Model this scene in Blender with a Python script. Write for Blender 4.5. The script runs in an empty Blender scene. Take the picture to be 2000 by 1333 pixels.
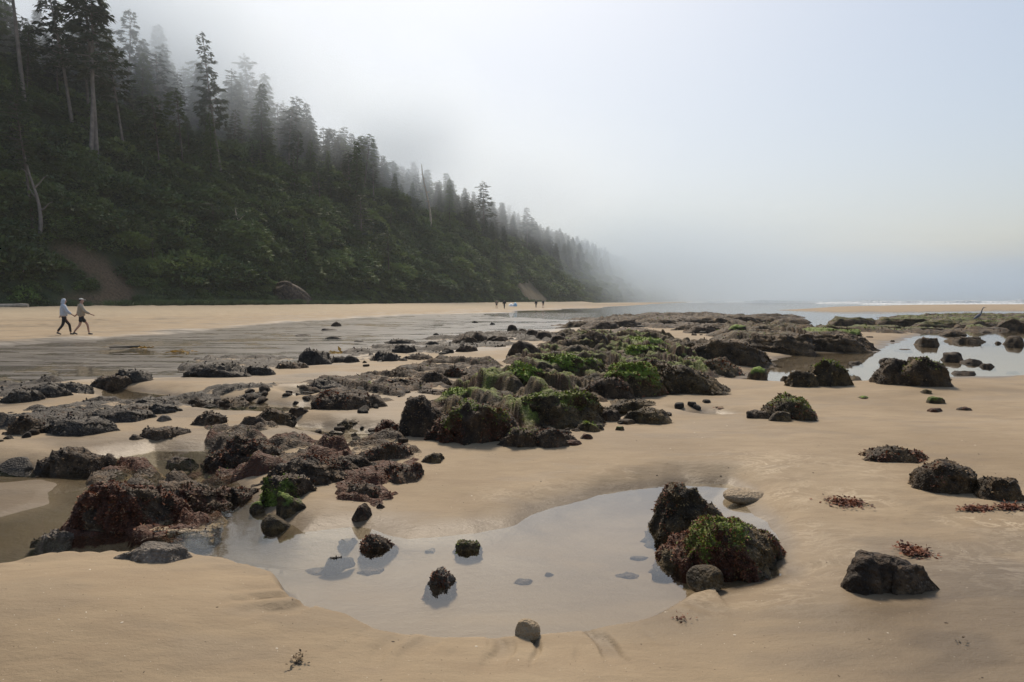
import bpy, bmesh, math, random
import numpy as np
from mathutils import Vector, Matrix, Euler
R = math.radians
rng = np.random.default_rng(7)
random.seed(7)
scene = bpy.context.scene
COL = scene.collection

# ------------------------------------------------------------------ camera
CAM_Z, FPX, HORIZON = 1.75, 1333.0, 587.0
PITCH = math.atan((666.5 - HORIZON) / FPX)
cam_d = bpy.data.cameras.new('camera'); cam_d.sensor_width = 36; cam_d.lens = 24
cam_d.clip_start = 0.05; cam_d.clip_end = 8000
cam = bpy.data.objects.new('camera', cam_d); COL.objects.link(cam)
cam.location = (0, 0, CAM_Z); cam.rotation_euler = (R(90) - PITCH, 0, 0)
scene.camera = cam

# ------------------------------------------------------------------ sky and sun
SUN_AZ, SUN_EL = -8.0, 50.0            # degrees left of the view axis, above the horizon
sun_dir = Vector((math.sin(R(SUN_AZ)) * math.cos(R(SUN_EL)), math.cos(R(SUN_AZ)) * math.cos(R(SUN_EL)), math.sin(R(SUN_EL))))
world = bpy.data.worlds.new('World'); scene.world = world; world.use_nodes = True
wn, wl = world.node_tree.nodes, world.node_tree.links
wn.clear()
sky = wn.new('ShaderNodeTexSky'); sky.sky_type = 'NISHITA'; sky.sun_disc = False
sky.sun_elevation = R(SUN_EL); sky.sun_rotation = R(SUN_AZ)
sky.dust_density = 3.6; sky.air_density = 1.2; sky.ozone_density = 2.0
hs = wn.new('ShaderNodeHueSaturation'); hs.inputs['Saturation'].default_value = 0.95
# thick stratus evens the sky out: radiance L -> L / (1 + L / Lmax)
def vmath(op, a, b):
    n = wn.new('ShaderNodeVectorMath'); n.operation = op
    for k, v in ((0, a), (1, b)):
        if isinstance(v, bpy.types.NodeSocket): wl.new(v, n.inputs[k])
        else: n.inputs[k].default_value = (v, v, v)
    return n.outputs[0]
SKY_MAX = 10.5
bg = wn.new('ShaderNodeBackground'); bg.inputs['Strength'].default_value = 0.13
wo = wn.new('ShaderNodeOutputWorld')
wl.new(sky.outputs[0], hs.inputs['Color'])
lum = vmath('ADD', vmath('DIVIDE', hs.outputs[0], SKY_MAX), 1.0)
tint = wn.new('ShaderNodeVectorMath'); tint.operation = 'MULTIPLY'; tint.inputs[1].default_value = (0.95, 0.98, 1.02)
wl.new(vmath('DIVIDE', hs.outputs[0], lum), tint.inputs[0]); wl.new(tint.outputs[0], bg.inputs[0]); wl.new(bg.outputs[0], wo.inputs[0])
sd_ = bpy.data.lights.new('sun', 'SUN'); sd_.energy = 3.2; sd_.angle = R(10); sd_.color = (1.0, 0.85, 0.67)
sun = bpy.data.objects.new('sun', sd_); COL.objects.link(sun)
sun.rotation_euler = sun_dir.to_track_quat('Z', 'Y').to_euler()
vs = scene.view_settings
vs.view_transform = 'Standard'; vs.look = 'None'; vs.gamma = 1; vs.use_curve_mapping = False
vs.exposure = 0.55
scene.render.engine = 'CYCLES'
cy = scene.cycles
cy.volume_bounces = 2; cy.max_bounces = 8; cy.transparent_max_bounces = 12
cy.use_denoising = True; cy.sample_clamp_indirect = 6.0

# ------------------------------------------------------------------ helpers
def _hash(ix, iy, iz, seed):
    h = (ix.astype(np.int64) * 374761393 + iy.astype(np.int64) * 668265263 + iz.astype(np.int64) * 2147483647 + seed * 974634777) & 0xffffffff
    h = ((h ^ (h >> 13)) * 1274126177) & 0xffffffff
    h = ((h ^ (h >> 16)) * 2246822519) & 0xffffffff
    return ((h ^ (h >> 15)) & 0xffffff) / float(0xffffff) * 2 - 1

def vnoise(x, y, z=None, seed=0):
    x = np.asarray(x, float); y = np.asarray(y, float)
    two = z is None
    fx, fy = np.floor(x), np.floor(y)
    tx, ty = x - fx, y - fy
    tx = tx * tx * tx * (tx * (tx * 6 - 15) + 10); ty = ty * ty * ty * (ty * (ty * 6 - 15) + 10)
    if two:
        zz = np.zeros_like(fx)
        a = _hash(fx, fy, zz, seed); b = _hash(fx + 1, fy, zz, seed); c = _hash(fx, fy + 1, zz, seed); d = _hash(fx + 1, fy + 1, zz, seed)
        return (a * (1 - tx) + b * tx) * (1 - ty) + (c * (1 - tx) + d * tx) * ty
    z = np.asarray(z, float); fz = np.floor(z); tz = z - fz; tz = tz * tz * tz * (tz * (tz * 6 - 15) + 10)
    o = 0
    for k in (0, 1):
        a = _hash(fx, fy, fz + k, seed); b = _hash(fx + 1, fy, fz + k, seed); c = _hash(fx, fy + 1, fz + k, seed); d = _hash(fx + 1, fy + 1, fz + k, seed)
        o = o + ((a * (1 - tx) + b * tx) * (1 - ty) + (c * (1 - tx) + d * tx) * ty) * (tz if k else 1 - tz)
    return o

def fbm(x, y, z=None, seed=0, oct=3, gain=0.5):
    o, a, f = 0, 1.0, 1.0
    for k in range(oct):
        o = o + a * vnoise(np.asarray(x) * f, np.asarray(y) * f, None if z is None else np.asarray(z) * f, seed + k * 17)
        a *= gain; f *= 2.03
    return o

def sstep(a, b, x):
    t = np.clip((x - a) / (b - a), 0, 1)
    return t * t * (3 - 2 * t)

def ray(px, py):
    u, v = (px - 1000) / FPX, (666.5 - py) / FPX
    c, s = math.cos(PITCH), math.sin(PITCH)
    return (u, c + v * s, v * c - s)

def flat(px, py, z=0.0):                 # photo pixel -> point on the plane at height z
    d = ray(px, py); t = (z - CAM_Z) / d[2]
    return (d[0] * t, d[1] * t)

def sdist(poly, x, y):                   # signed distance to a polygon, negative inside
    x = np.asarray(x, float); y = np.asarray(y, float)
    best = np.full(x.shape, 1e18); inside = np.zeros(x.shape, bool)
    n = len(poly)
    for i in range(n):
        ax, ay = poly[i]; bx, by = poly[(i + 1) % n]
        ex, ey = bx - ax, by - ay
        t = np.clip(((x - ax) * ex + (y - ay) * ey) / (ex * ex + ey * ey + 1e-12), 0, 1)
        dx, dy = x - ax - t * ex, y - ay - t * ey
        best = np.minimum(best, dx * dx + dy * dy)
        if ay != by:
            cross = ((ay > y) != (by > y)) & (x < (bx - ax) * (y - ay) / (by - ay) + ax)
            inside ^= cross
    return np.sqrt(best) * np.where(inside, -1, 1)

def mesh_np(name, V, F, attrs=None, smooth=True, mats=()):
    V = np.ascontiguousarray(V, dtype=np.float32); F = np.ascontiguousarray(F, dtype=np.int32)
    me = bpy.data.meshes.new(name)
    k = F.shape[1]
    me.vertices.add(len(V)); me.vertices.foreach_set('co', V.ravel())
    me.loops.add(F.size); me.loops.foreach_set('vertex_index', F.ravel())
    me.polygons.add(len(F)); me.polygons.foreach_set('loop_start', np.arange(0, F.size, k, dtype=np.int32))
    try: me.polygons.foreach_set('loop_total', np.full(len(F), k, dtype=np.int32))
    except Exception: pass
    me.update(calc_edges=True); me.validate()
    me.polygons.foreach_set('use_smooth', np.full(len(me.polygons), smooth, dtype=bool))
    for an, av in (attrs or {}).items():
        a = me.attributes.new(an, 'FLOAT', 'POINT'); a.data.foreach_set('value', np.ascontiguousarray(av, dtype=np.float32))
    for m in mats: me.materials.append(m)
    return me

def obj(name, me, parent=None, loc=None, label=None, cat=None, group=None, kind=None):
    o = bpy.data.objects.new(name, me); COL.objects.link(o)
    if parent is not None: o.parent = parent
    if loc is not None: o.location = loc
    for k, v in (('label', label), ('category', cat), ('group', group), ('kind', kind)):
        if v: o[k] = v
    return o

# ---- material helper
class NT:
    def __init__(s, name):
        s.m = bpy.data.materials.new(name); s.m.use_nodes = True
        s.n, s.l = s.m.node_tree.nodes, s.m.node_tree.links
        s.n.clear(); s.out = s.n.new('ShaderNodeOutputMaterial')
    def node(s, t, **kw):
        n = s.n.new(t)
        for k, v in kw.items():
            if k.startswith('i_'):
                key = k[2:].replace('_', ' ')
                s.put(n, key, v)
            else: setattr(n, k, v)
        return n
    def put(s, n, key, v):
        if isinstance(key, str) and key.isdigit(): key = int(key)
        inp = n.inputs[key]
        if isinstance(v, bpy.types.NodeSocket): s.l.new(v, inp)
        else: inp.default_value = v
    def noise(s, vec, scale, detail=4, rough=0.55, dist=0.0):
        n = s.node('ShaderNodeTexNoise'); s.l.new(vec, n.inputs['Vector'])
        n.inputs['Scale'].default_value = scale; n.inputs['Detail'].default_value = detail
        n.inputs['Roughness'].default_value = rough; n.inputs['Distortion'].default_value = dist
        return n.outputs['Fac']
    def voro(s, vec, scale, feature='F1'):
        n = s.node('ShaderNodeTexVoronoi', feature=feature); s.l.new(vec, n.inputs['Vector'])
        n.inputs['Scale'].default_value = scale
        return n.outputs['Distance']
    def ramp(s, fac, *stops):
        n = s.node('ShaderNodeValToRGB'); s.l.new(fac, n.inputs[0])
        e = n.color_ramp.elements
        while len(e) < len(stops): e.new(0.5)
        for k, (p, c) in enumerate(stops):
            e[k].position = p; e[k].color = (c, c, c, 1) if not isinstance(c, tuple) else (*c, 1)
        return n.outputs[0]
    def mix(s, fac, a, b, mode='MIX'):
        n = s.node('ShaderNodeMix', data_type='RGBA', blend_type=mode)
        for k, v in ((0, fac), (6, a), (7, b)):
            if isinstance(v, bpy.types.NodeSocket): s.l.new(v, n.inputs[k])
            else: n.inputs[k].default_value = v if not isinstance(v, tuple) else (*v, 1)
        return n.outputs[2]
    def math(s, op, a, b=0.0, c=None):
        n = s.node('ShaderNodeMath', operation=op)
        for k, v in ((0, a), (1, b), (2, c)):
            if v is None: continue
            if isinstance(v, bpy.types.NodeSocket): s.l.new(v, n.inputs[k])
            else: n.inputs[k].default_value = v
        return n.outputs[0]
    def attr(s, name):
        return s.node('ShaderNodeAttribute', attribute_name=name).outputs['Fac']
    def bump(s, h, strength=0.5, dist=0.01, normal=None):
        n = s.node('ShaderNodeBump'); s.l.new(h, n.inputs['Height'])
        n.inputs['Strength'].default_value = strength; n.inputs['Distance'].default_value = dist
        if normal is not None: s.l.new(normal, n.inputs['Normal'])
        return n.outputs[0]
    def coord(s, kind='Object', scale=None):
        c = s.node('ShaderNodeTexCoord').outputs[kind]
        if scale is None: return c
        m = s.node('ShaderNodeMapping'); s.l.new(c, m.inputs['Vector']); m.inputs['Scale'].default_value = scale
        return m.outputs[0]
    def principled(s, color, rough, normal=None, **kw):
        p = s.node('ShaderNodeBsdfPrincipled')
        for k, v in (('Base Color', color), ('Roughness', rough)):
            if isinstance(v, bpy.types.NodeSocket): s.l.new(v, p.inputs[k])
            else: p.inputs[k].default_value = (*v, 1) if isinstance(v, tuple) else v
        if normal is not None: s.l.new(normal, p.inputs['Normal'])
        for k, v in kw.items():
            key = k.replace('_', ' ')
            if isinstance(v, bpy.types.NodeSocket): s.l.new(v, p.inputs[key])
            else: p.inputs[key].default_value = v
        s.l.new(p.outputs[0], s.out.inputs['Surface'])
        return p

def plain(name, c, rough=0.8, var=0.25, scale=8.0, bump=0.0, trans=0.0):
    t = NT(name); v = t.coord('Object')
    f = t.noise(v, scale, 5)
    col = t.mix(t.ramp(f, (0.3, 0.0), (0.7, 1.0)), tuple(x * (1 - var) for x in c), tuple(min(1, x * (1 + var)) for x in c))
    t.principled(col, rough, t.bump(f, bump, 0.02) if bump else None)
    return t.m

# ------------------------------------------------------------------ plan of the ground
def PX(pts): return [flat(*p) for p in pts]
POOL = PX([(-300,1160),(0,1128),(100,1110),(220,1098),(350,1093),(450,1105),(540,1140),(600,1190),(660,1225),(760,1245),(900,1255),(1030,1252),
           (1150,1240),(1290,1200),(1350,1168),(1450,1150),(1545,1128),(1520,1065),(1500,1020),(1455,985),(1458,962),(1420,945),(1340,941),(1280,950),
           (1180,965),(1080,990),(1000,1025),(930,1043),(800,1052),(700,1030),(590,1040),(540,1012),(500,985),(470,940),(520,905),(430,876),(300,878),(170,903),(60,913),(-300,905)])
LAGOON = PX([(1450,742),(1560,748),(1700,745),(1870,736),(2000,734),(2700,738),(2700,640),(2000,640),(1850,640),(1790,657),(1740,672),(1700,690),(1560,690),(1510,705),(1480,722)])
CREEK = PX([(200,756),(330,770),(480,785),(600,792),(660,806),(540,812),(350,800),(260,792),(205,777)])
PUDDLES = [PX(q) for q in ([(1325,806),(1400,807),(1445,815),(1380,818)], [(560,828),(650,836),(770,842),(790,855),(700,872),(640,856),(580,846)],
                           [(880,758),(985,733),(1000,768),(900,778)], [(1020,722),(1110,712),(1130,724),(1040,735)], [(560,770),(690,757),(720,768),(590,783)],
                           [(1170,812),(1225,800),(1240,810),(1190,824)])]
FLATS = PX([(-900,720),(0,674),(300,654),(560,630),(800,616),(1000,611),(1150,612),(1130,640),(1010,660),(900,692),(700,702),(560,718),(350,742),(170,748),(0,768),(-900,830)])
SEA = PX([(1000,617),(1150,624),(1300,630),(1500,634),(1640,647),(1790,650),(2000,648),(2700,650)]) + [(1500, 60), (1500, 1500), (400, 1200), (190, 650), (110, 450), (70, 330), (42, 230), (22, 160), (4, 115)]
BAR = PX([(1478,606),(1600,600),(1750,596.5),(2000,595),(2700,594.6),(2700,616),(2000,608),(1800,611),(1600,611)])
ISLE = PX([(-300,945),(60,940),(115,955),(90,985),(0,1012),(-300,1030)])
BASE = [(-120, 0), (-90, 35), (-75, 55), (-62, 72), (-50, 88), (-38, 112), (-27, 145), (-16, 190), (0, 250), (25, 340), (60, 460), (110, 620), (180, 850), (300, 1250)]
_bx = np.array([p[0] for p in BASE], float); _by = np.array([p[1] for p in BASE], float)
SWIRL = PX([(900,1000),(1100,940),(1450,900),(1700,930),(2050,960),(2050,1180),(1900,1230),(1500,1200),(1250,1250),(1300,1180),(1560,1120),(1500,1010),(1430,930),(1200,960)])
RILL = flat(1000, 1080)
DARK_BED = PX([(-400,1180),(-400,890),(300,860),(540,870),(560,1030),(560,1090),(470,1120),(300,1130)])  # left channel, where the bed is painted dark

def H(x, y):
    x = np.asarray(x, float); y = np.asarray(y, float)
    r = np.hypot(x, y)
    base = 0.085 + 0.035 * fbm(x / 4, y / 4, seed=3) + 0.012 * fbm(x / 0.9, y / 0.9, seed=5, oct=2)
    base = np.maximum(base, 0.03)
    # long sand bars between the rock rows
    base += 0.05 * sstep(-0.2, 0.8, vnoise((x + 0.6 * y) / 5, (y - 0.25 * x) / 2.2, seed=9)) * sstep(5, 9, r)
    # mound in front of the pool
    near = flat(250, 1250)
    base += 0.10 * np.exp(-((x - near[0]) ** 2 / 1.6 + (y - near[1]) ** 2 / 0.5))
    wob = 0.05 * fbm(x * 1.6, y * 1.6, seed=21)
    f = np.ones_like(base)
    s = sdist(POOL, x, y) + wob
    low = (y < 4.55) & (s > -0.5)
    w = np.where(low & (x < 1.2), 0.09, 0.38)
    f = np.minimum(f, sstep(-1, 1, s / w))
    deep = np.where(s < 0, sstep(0, -0.7, s), 0)
    for poly, ww in [(LAGOON, 1.2), (CREEK, 0.5)] + [(p, 0.35) for p in PUDDLES]:
        s2 = sdist(poly, x, y) + wob * (3 if ww > 1 else 1.5)
        f = np.minimum(f, sstep(-1, 1, s2 / ww))
    z = base * (2 * f - 1)
    z = np.where(z < 0, z * (1 + 0.5 * deep), z)
    i = sdist(ISLE, x, y)
    z = np.maximum(z, 0.012 + 0.008 * vnoise(x * 1.5, y * 4, seed=23) - 0.14 * np.maximum(i + 0.12 + 0.12 * vnoise(x * 2, y * 2, seed=22), 0))
    # wet flats with rills
    sw = sdist(FLATS, x, y) + 0.8 * vnoise(x / 3, y / 3, seed=31)
    rip = 0.001 + 0.017 * fbm(x / 2.2 + 0.3 * y, y / 0.5, seed=33, oct=3, gain=0.65) + 0.008 * vnoise(x / 9, y / 5, seed=35)
    k = sstep(0.8, -0.8, sw)
    z = z * (1 - k) + np.where(z < rip, np.minimum(z, rip), rip) * k
    # beach rising to the foot of the hill
    db = sdist_base(x, y)
    z = z + 0.95 * sstep(30, 2, db) * sstep(0.0, 4.0, sw) * (x < 40)
    z = z + np.where((db < 40) & (sw > 2), 0.035 * fbm(x / 0.8, y / 0.8, seed=41, oct=2), 0)
    # sea floor and sand bar
    ss = sdist(SEA, x, y) + 2.0 * vnoise(x / 14, y / 14, seed=43)
    k = sstep(4, -5, ss)
    z = z * (1 - k) + np.minimum(z, -0.5) * k
    sb = sdist(BAR, x, y)
    k = sstep(8, -10, sb)
    z = z * (1 - k) + (0.24 + 0.06 * vnoise(x / 30, y / 15, seed=44)) * k
    z = z + np.where(r < 14, 0.0035 * fbm(x / 0.22 + 0.5 * y, y / 0.12, seed=46, oct=2) * sstep(0.02, 0.08, z), 0)
    # drainage rills on the near bank of the pool
    dx, dy = x - RILL[0], y - RILL[1]
    ang = np.arctan2(dx, -dy); rr = np.hypot(dx, dy)
    m = sstep(0.02, 0.10, s) * sstep(0.55, 0.2, s) * sstep(0.2, -0.4, y - RILL[1]) * (0.35 + 0.65 * sstep(-0.3, 0.3, vnoise(ang * 4, rr * 0.7, seed=51) + 0.2))
    g = vnoise(ang * 24 + 0.8 * vnoise(rr * 5, ang * 3, seed=53), rr * 1.2, seed=52)
    z = z - 0.028 * m * sstep(0.15, 0.7, g)
    # ripples on the right-hand shallow apron
    a = sdist(SWIRL, x, y)
    z = z + 0.003 * sstep(0.2, -0.4, a) * fbm(x * 9 + 2 * vnoise(x * 2, y * 2, seed=61), y * 14, seed=62, oct=2)
    return z

def sdist_base(x, y):                     # distance from the hill foot, negative uphill
    best = np.full(np.shape(x), 1e18); sg = np.ones(np.shape(x))
    for i in range(len(BASE) - 1):
        ax, ay = BASE[i]; bx, by = BASE[i + 1]
        ex, ey = bx - ax, by - ay
        t = np.clip(((x - ax) * ex + (y - ay) * ey) / (ex * ex + ey * ey), 0, 1)
        dx, dy = x - ax - t * ex, y - ay - t * ey
        d2 = dx * dx + dy * dy
        c = ex * (y - ay) - ey * (x - ax)          # > 0 on the left of the direction of travel: uphill
        m = d2 < best
        best = np.where(m, d2, best); sg = np.where(m, np.where(c > 0, -1, 1), sg)
    return np.sqrt(best) * sg

def ground(px, py):                       # photo pixel -> point on the sand
    z = 0.08
    for _ in range(6):
        x, y = flat(px, py, z); z = 0.5 * z + 0.5 * float(H(np.array([x]), np.array([y]))[0])
    x, y = flat(px, py, max(z, 0.0))
    return x, y, float(H(np.array([x]), np.array([y]))[0])

# ------------------------------------------------------------------ ground, water, hillside
def polar(rs, ths):
    rr, tt = np.meshgrid(rs, ths, indexing='ij')
    x, y = rr * np.sin(tt), rr * np.cos(tt)
    nr, nt = len(rs), len(ths)
    i = np.arange(nr - 1)[:, None] * nt; j = np.arange(nt - 1)[None, :]
    a = (i + j).ravel()
    F = np.stack([a, a + 1, a + nt + 1, a + nt], 1)
    return x.ravel(), y.ravel(), F

def sand_material():
    t = NT('sand'); v = t.coord('Object')
    wet, dry, sw, painted_dark = t.attr('wet'), t.attr('dry'), t.attr('swirl'), t.attr('painted_dark')
    shelf = t.attr('shelf')
    n1 = t.noise(v, 0.5, 5); n2 = t.noise(t.coord('Object', (1.0, 3.2, 1)), 1.6, 5, 0.6, 0.6); n3 = t.noise(v, 260, 2)
    c = t.mix(t.ramp(n1, (0.35, 0.0), (0.68, 1.0)), (0.250, 0.192, 0.122), (0.325, 0.257, 0.170))
    c = t.mix(t.ramp(n2, (0.42, 0.0), (0.72, 0.55)), c, (0.21, 0.155, 0.10))
    c = t.mix(t.math('MULTIPLY', dry, 0.7), c, (0.35, 0.295, 0.21))
    fl = t.noise(t.coord('Object', (1.0, 1.6, 1)), 2.6, 6, 0.68, 1.0)
    line = t.math('SUBTRACT', 1.0, t.math('MULTIPLY', t.math('ABSOLUTE', t.math('SUBTRACT', fl, 0.5)), 24.0))
    line = t.math('MAXIMUM', line, 0.0)
    line = t.math('MULTIPLY', t.math('MULTIPLY', line, sw), t.ramp(t.noise(v, 1.1, 3), (0.47, 0.0), (0.72, 0.62)))
    c = t.mix(line, c, (0.62, 0.53, 0.39))
    c = t.mix(t.math('MULTIPLY', t.ramp(n3, (0.3, 1.0), (0.5, 0.0)), 0.35), c, (0.13, 0.095, 0.06))
    sp = t.voro(v, 38)
    c = t.mix(t.math('MULTIPLY', t.ramp(sp, (0.045, 1.0), (0.07, 0.0)), 0.35), c, (0.55, 0.5, 0.42))
    fp = t.math('MULTIPLY', t.math('MULTIPLY', t.ramp(t.voro(t.coord('Object', (1.0, 0.55, 1)), 1.5), (0.10, 1.0), (0.19, 0.0)), t.ramp(t.noise(v, 0.16, 3), (0.42, 0.0), (0.58, 1.0))), dry)
    c = t.mix(t.math('MULTIPLY', fp, 0.75), c, (0.17, 0.13, 0.085))
    gs = t.noise(t.coord('Object', (0.5, 2.4, 1)), 1.1, 6, 0.65, 0.5)
    c = t.mix(shelf, c, t.mix(t.ramp(gs, (0.40, 0.0), (0.62, 1.0)), (0.10, 0.092, 0.080), (0.36, 0.335, 0.295)))
    c = t.mix(painted_dark, c, t.mix(n1, (0.055, 0.038, 0.018), (0.12, 0.085, 0.042)))
    c = t.mix(wet, c, t.mix(1.0, c, (0.50, 0.495, 0.50), 'MULTIPLY'))
    rough = t.mix(shelf, t.mix(wet, (0.85, 0.85, 0.85), (0.38, 0.38, 0.38)), (0.30, 0.30, 0.30))
    h = t.math('ADD', t.math('MULTIPLY', n3, 0.12), t.math('ADD', t.math('MULTIPLY', t.noise(t.coord('Object', (1, 2.2, 1)), 9, 4), 0.9), t.math('MULTIPLY', t.noise(t.coord('Object', (1, 1.5, 1)), 45, 4, 0.7), 0.45)))
    t.principled(c, rough, t.bump(h, 0.5, 0.016), IOR=1.36, Specular_IOR_Level=t.math('ADD', 0.3, t.math('MULTIPLY', shelf, 0.35)))
    return t.m

def build_ground():
    ths = np.concatenate([np.arange(-180, -50, 4.0), np.arange(-50, 50, 0.145), np.arange(50, 180.1, 4.0)]) * math.pi / 180
    rs = [0.05, 0.7, 1.3, 1.8, 2.1]
    r = 2.3
    while r < 70: rs.append(r); r *= 1.0078
    while r < 1500: rs.append(r); r *= 1.035
    rs.append(1500)
    x, y, F = polar(np.array(rs), ths)
    z = H(x, y)
    rr = np.hypot(x, y)
    sw = sdist(FLATS, x, y); db = sdist_base(x, y)
    dry = sstep(32, 14, db) * sstep(0.5, 6, sw)
    wet = np.clip(1 - sstep(0.0, 0.07, z), 0.0, 1) * 0.85 * (1 - 0.45 * sstep(-0.005, -0.05, z)) + 0.20
    wet = np.maximum(wet, 0.45 * sstep(1.5, -1, sw))
    right = sstep(0.6, 2.2, x) * sstep(6.0, 3.2, y)        # still soaked from the last wave
    wet = np.clip(np.maximum(wet, 0.95 * right + 0.25 * vnoise(x, y, seed=71) * right), 0, 1) * (1 - dry)
    damp = sstep(0.05, 0.45, vnoise((x + 0.5 * y) / 3.2, (y - 0.3 * x) / 0.95, seed=73) + 0.3 * vnoise(x / 0.7, y / 0.4, seed=74)) * sstep(4.6, 6.5, rr) * sstep(4, -6, x - 0.12 * y)
    wet = np.clip(wet + 0.55 * damp * (1 - dry), 0, 1)
    wet = np.clip(wet + 0.22 * sstep(0.1, 0.6, fbm(x / 0.9, y / 0.35, seed=75)) * (1 - dry) * (rr < 40), 0, 1)
    swirl = sstep(0.3, -0.3, sdist(SWIRL, x, y))
    shelf = sstep(1.2, -1.0, sw + 0.9 * fbm(x / 4, y / 2, seed=79)) * 0.85
    sc_ = sdist(DARK_BED, x, y) + 0.25 * fbm(x * 1.2, y * 1.2, seed=77)
    painted_dark = sstep(0.35, -0.35, sc_) * sstep(0.0, -0.03, z) * 0.85  # bed colour darkened to stand in for the hill's reflection and deeper water
    painted_dark = np.maximum(painted_dark, 0.6 * sstep(0.2, -0.3, sdist(CREEK, x, y)) * sstep(0.0, -0.02, z))
    me = mesh_np('ground', np.stack([x, y, z], 1), F, {'wet': wet, 'dry': dry, 'swirl': swirl, 'painted_dark': painted_dark, 'shelf': shelf}, mats=[sand_material()])
    obj('ground', me, kind='structure', label='tan tidal sand with pools, bars and wet rippled flats')

def build_water():
    ths = np.arange(-180, 180.1, 1.5) * math.pi / 180
    rs = np.concatenate([[0.05, 1, 2], np.geomspace(3, 1500, 150)])
    x, y, F = polar(rs, ths)
    r = np.hypot(x, y)
    t = NT('water'); v = t.coord('Object')
    chop = t.attr('chop')
    n = t.math('ADD', t.noise(t.coord('Object', (0.5, 1.3, 1)), 1.4, 5), t.math('MULTIPLY', t.noise(v, 6, 3), 0.25))
    bm_ = t.node('ShaderNodeBump'); t.l.new(n, bm_.inputs['Height']); t.l.new(chop, bm_.inputs['Strength']); bm_.inputs['Distance'].default_value = 0.12
    lw = t.node('ShaderNodeLayerWeight'); t.l.new(bm_.outputs[0], lw.inputs['Normal'])
    fres = t.math('ADD', 0.05, t.math('MULTIPLY', 0.95, t.math('POWER', lw.outputs['Facing'], 3.8)))
    tr = t.node('ShaderNodeBsdfTransparent'); tr.inputs[0].default_value = (0.95, 0.93, 0.86, 1)
    gl = t.node('ShaderNodeBsdfGlossy'); gl.inputs['Roughness'].default_value = 0.02; t.l.new(bm_.outputs[0], gl.inputs['Normal'])
    mx = t.node('ShaderNodeMixShader'); t.l.new(fres, mx.inputs[0]); t.l.new(tr.outputs[0], mx.inputs[1]); t.l.new(gl.outputs[0], mx.inputs[2])
    t.l.new(mx.outputs[0], t.out.inputs['Surface'])
    chopv = 0.012 + 0.35 * sstep(35, 160, r) + 0.6 * sstep(2, -2, sdist(FLATS, x, y))
    me = mesh_np('water', np.stack([x, y, np.zeros_like(x)], 1), F, {'chop': chopv}, mats=[t.m])
    obj('water', me, kind='structure', label='still tide pools and shallow grey sea')
# ------------------------------------------------------------------ hillside
SCAR = [(95,470),(150,478),(200,505),(235,540),(262,572),(285,592),(180,592),(120,585),(190,575),(205,560),(160,530),(120,500)]
SCAR2 = [(985,515),(1010,520),(1045,560),(1075,590),(1030,588),(1000,560)]
def Hh(x, y):
    x = np.asarray(x, float); y = np.asarray(y, float)
    t = -sdist_base(x, y)
    u, v = 0.3 * x + 0.954 * y, -0.954 * x + 0.3 * y
    z = np.interp(t, [-3, 0, 1.2, 6, 15, 28, 45, 80, 150], [-0.8, 0.55, 2.2, 7.0, 17.5, 31, 39, 44, 46])
    z = z + sstep(0.5, 12, t) * (2.6 * vnoise(u / 12, v / 40, seed=101) + 1.2 * fbm(x / 6, y / 6, seed=103))
    z = z + 0.35 * fbm(x / 1.7, y / 1.7, seed=105) * sstep(0, 3, t)
    return z

def ray_hill(px, py, far=900.0):
    d = np.array(ray(px, py)); ds = np.concatenate([np.arange(45, 300, 0.25), np.arange(300, far, 1.0)])
    x, y, z = d[0] * ds, d[1] * ds, CAM_Z + d[2] * ds
    hit = np.where(z < Hh(x, y))[0]
    if not len(hit): return None
    i = hit[0]
    return float(x[i]), float(y[i]), float(z[i])

def to_px(x, y, z):                       # world -> photo pixel
    c, s = math.cos(PITCH), math.sin(PITCH)
    zz = z - CAM_Z
    f = y * c - zz * s; up = y * s + zz * c
    return 1000 + FPX * x / f, 666.5 - FPX * up / f

def build_hillside():
    # resample the foot line
    seg = np.hypot(np.diff(_bx), np.diff(_by)); S = np.concatenate([[0], np.cumsum(seg)])
    step = np.concatenate([np.arange(0, 420, 1.3), np.arange(420, S[-1], 6)])
    bx, by = np.interp(step, S, _bx), np.interp(step, S, _by)
    tx, ty = np.gradient(bx), np.gradient(by)
    k = np.ones(25) / 25
    tx = np.convolve(np.pad(tx, 12, 'edge'), k, 'valid'); ty = np.convolve(np.pad(ty, 12, 'edge'), k, 'valid')
    l = np.hypot(tx, ty); nx, ny = -ty / l, tx / l
    T = np.concatenate([[-3, -1.5, -0.5], np.arange(0, 50, 1.1), np.arange(50, 150, 6)])
    X = bx[:, None] + nx[:, None] * T[None]; Y = by[:, None] + ny[:, None] * T[None]
    X, Y = X.ravel(), Y.ravel(); Z = Hh(X, Y)
    n, m = len(step), len(T)
    a = (np.arange(n - 1)[:, None] * m + np.arange(m - 1)[None]).ravel()
    F = np.stack([a, a + m, a + m + 1, a + 1], 1)
    px, py = to_px(X, np.maximum(Y, 20), Z)
    soil = np.maximum(sstep(14, -8, sdist(SCAR, px, py)), 0.7 * sstep(8, -6, sdist(SCAR2, px, py))) * (Y > 40)
    t = NT('hillside_soil'); v = t.coord('Object')
    n1 = t.noise(v, 0.7, 6); n2 = t.noise(v, 4, 5)
    green = t.mix(t.ramp(n1, (0.35, 0.0), (0.7, 1.0)), (0.018, 0.03, 0.009), (0.05, 0.07, 0.018))
    brown = t.mix(t.ramp(n2, (0.3, 0.0), (0.7, 1.0)), (0.06, 0.038, 0.02), (0.17, 0.11, 0.06))
    t.principled(t.mix(t.attr('soil'), green, brown), 0.95, t.bump(n2, 0.8, 0.3))
    me = mesh_np('hillside', np.stack([X, Y, Z], 1), F, {'soil': soil}, mats=[t.m])
    obj('hillside', me, kind='structure', label='steep wooded hillside rising behind the beach')

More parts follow.
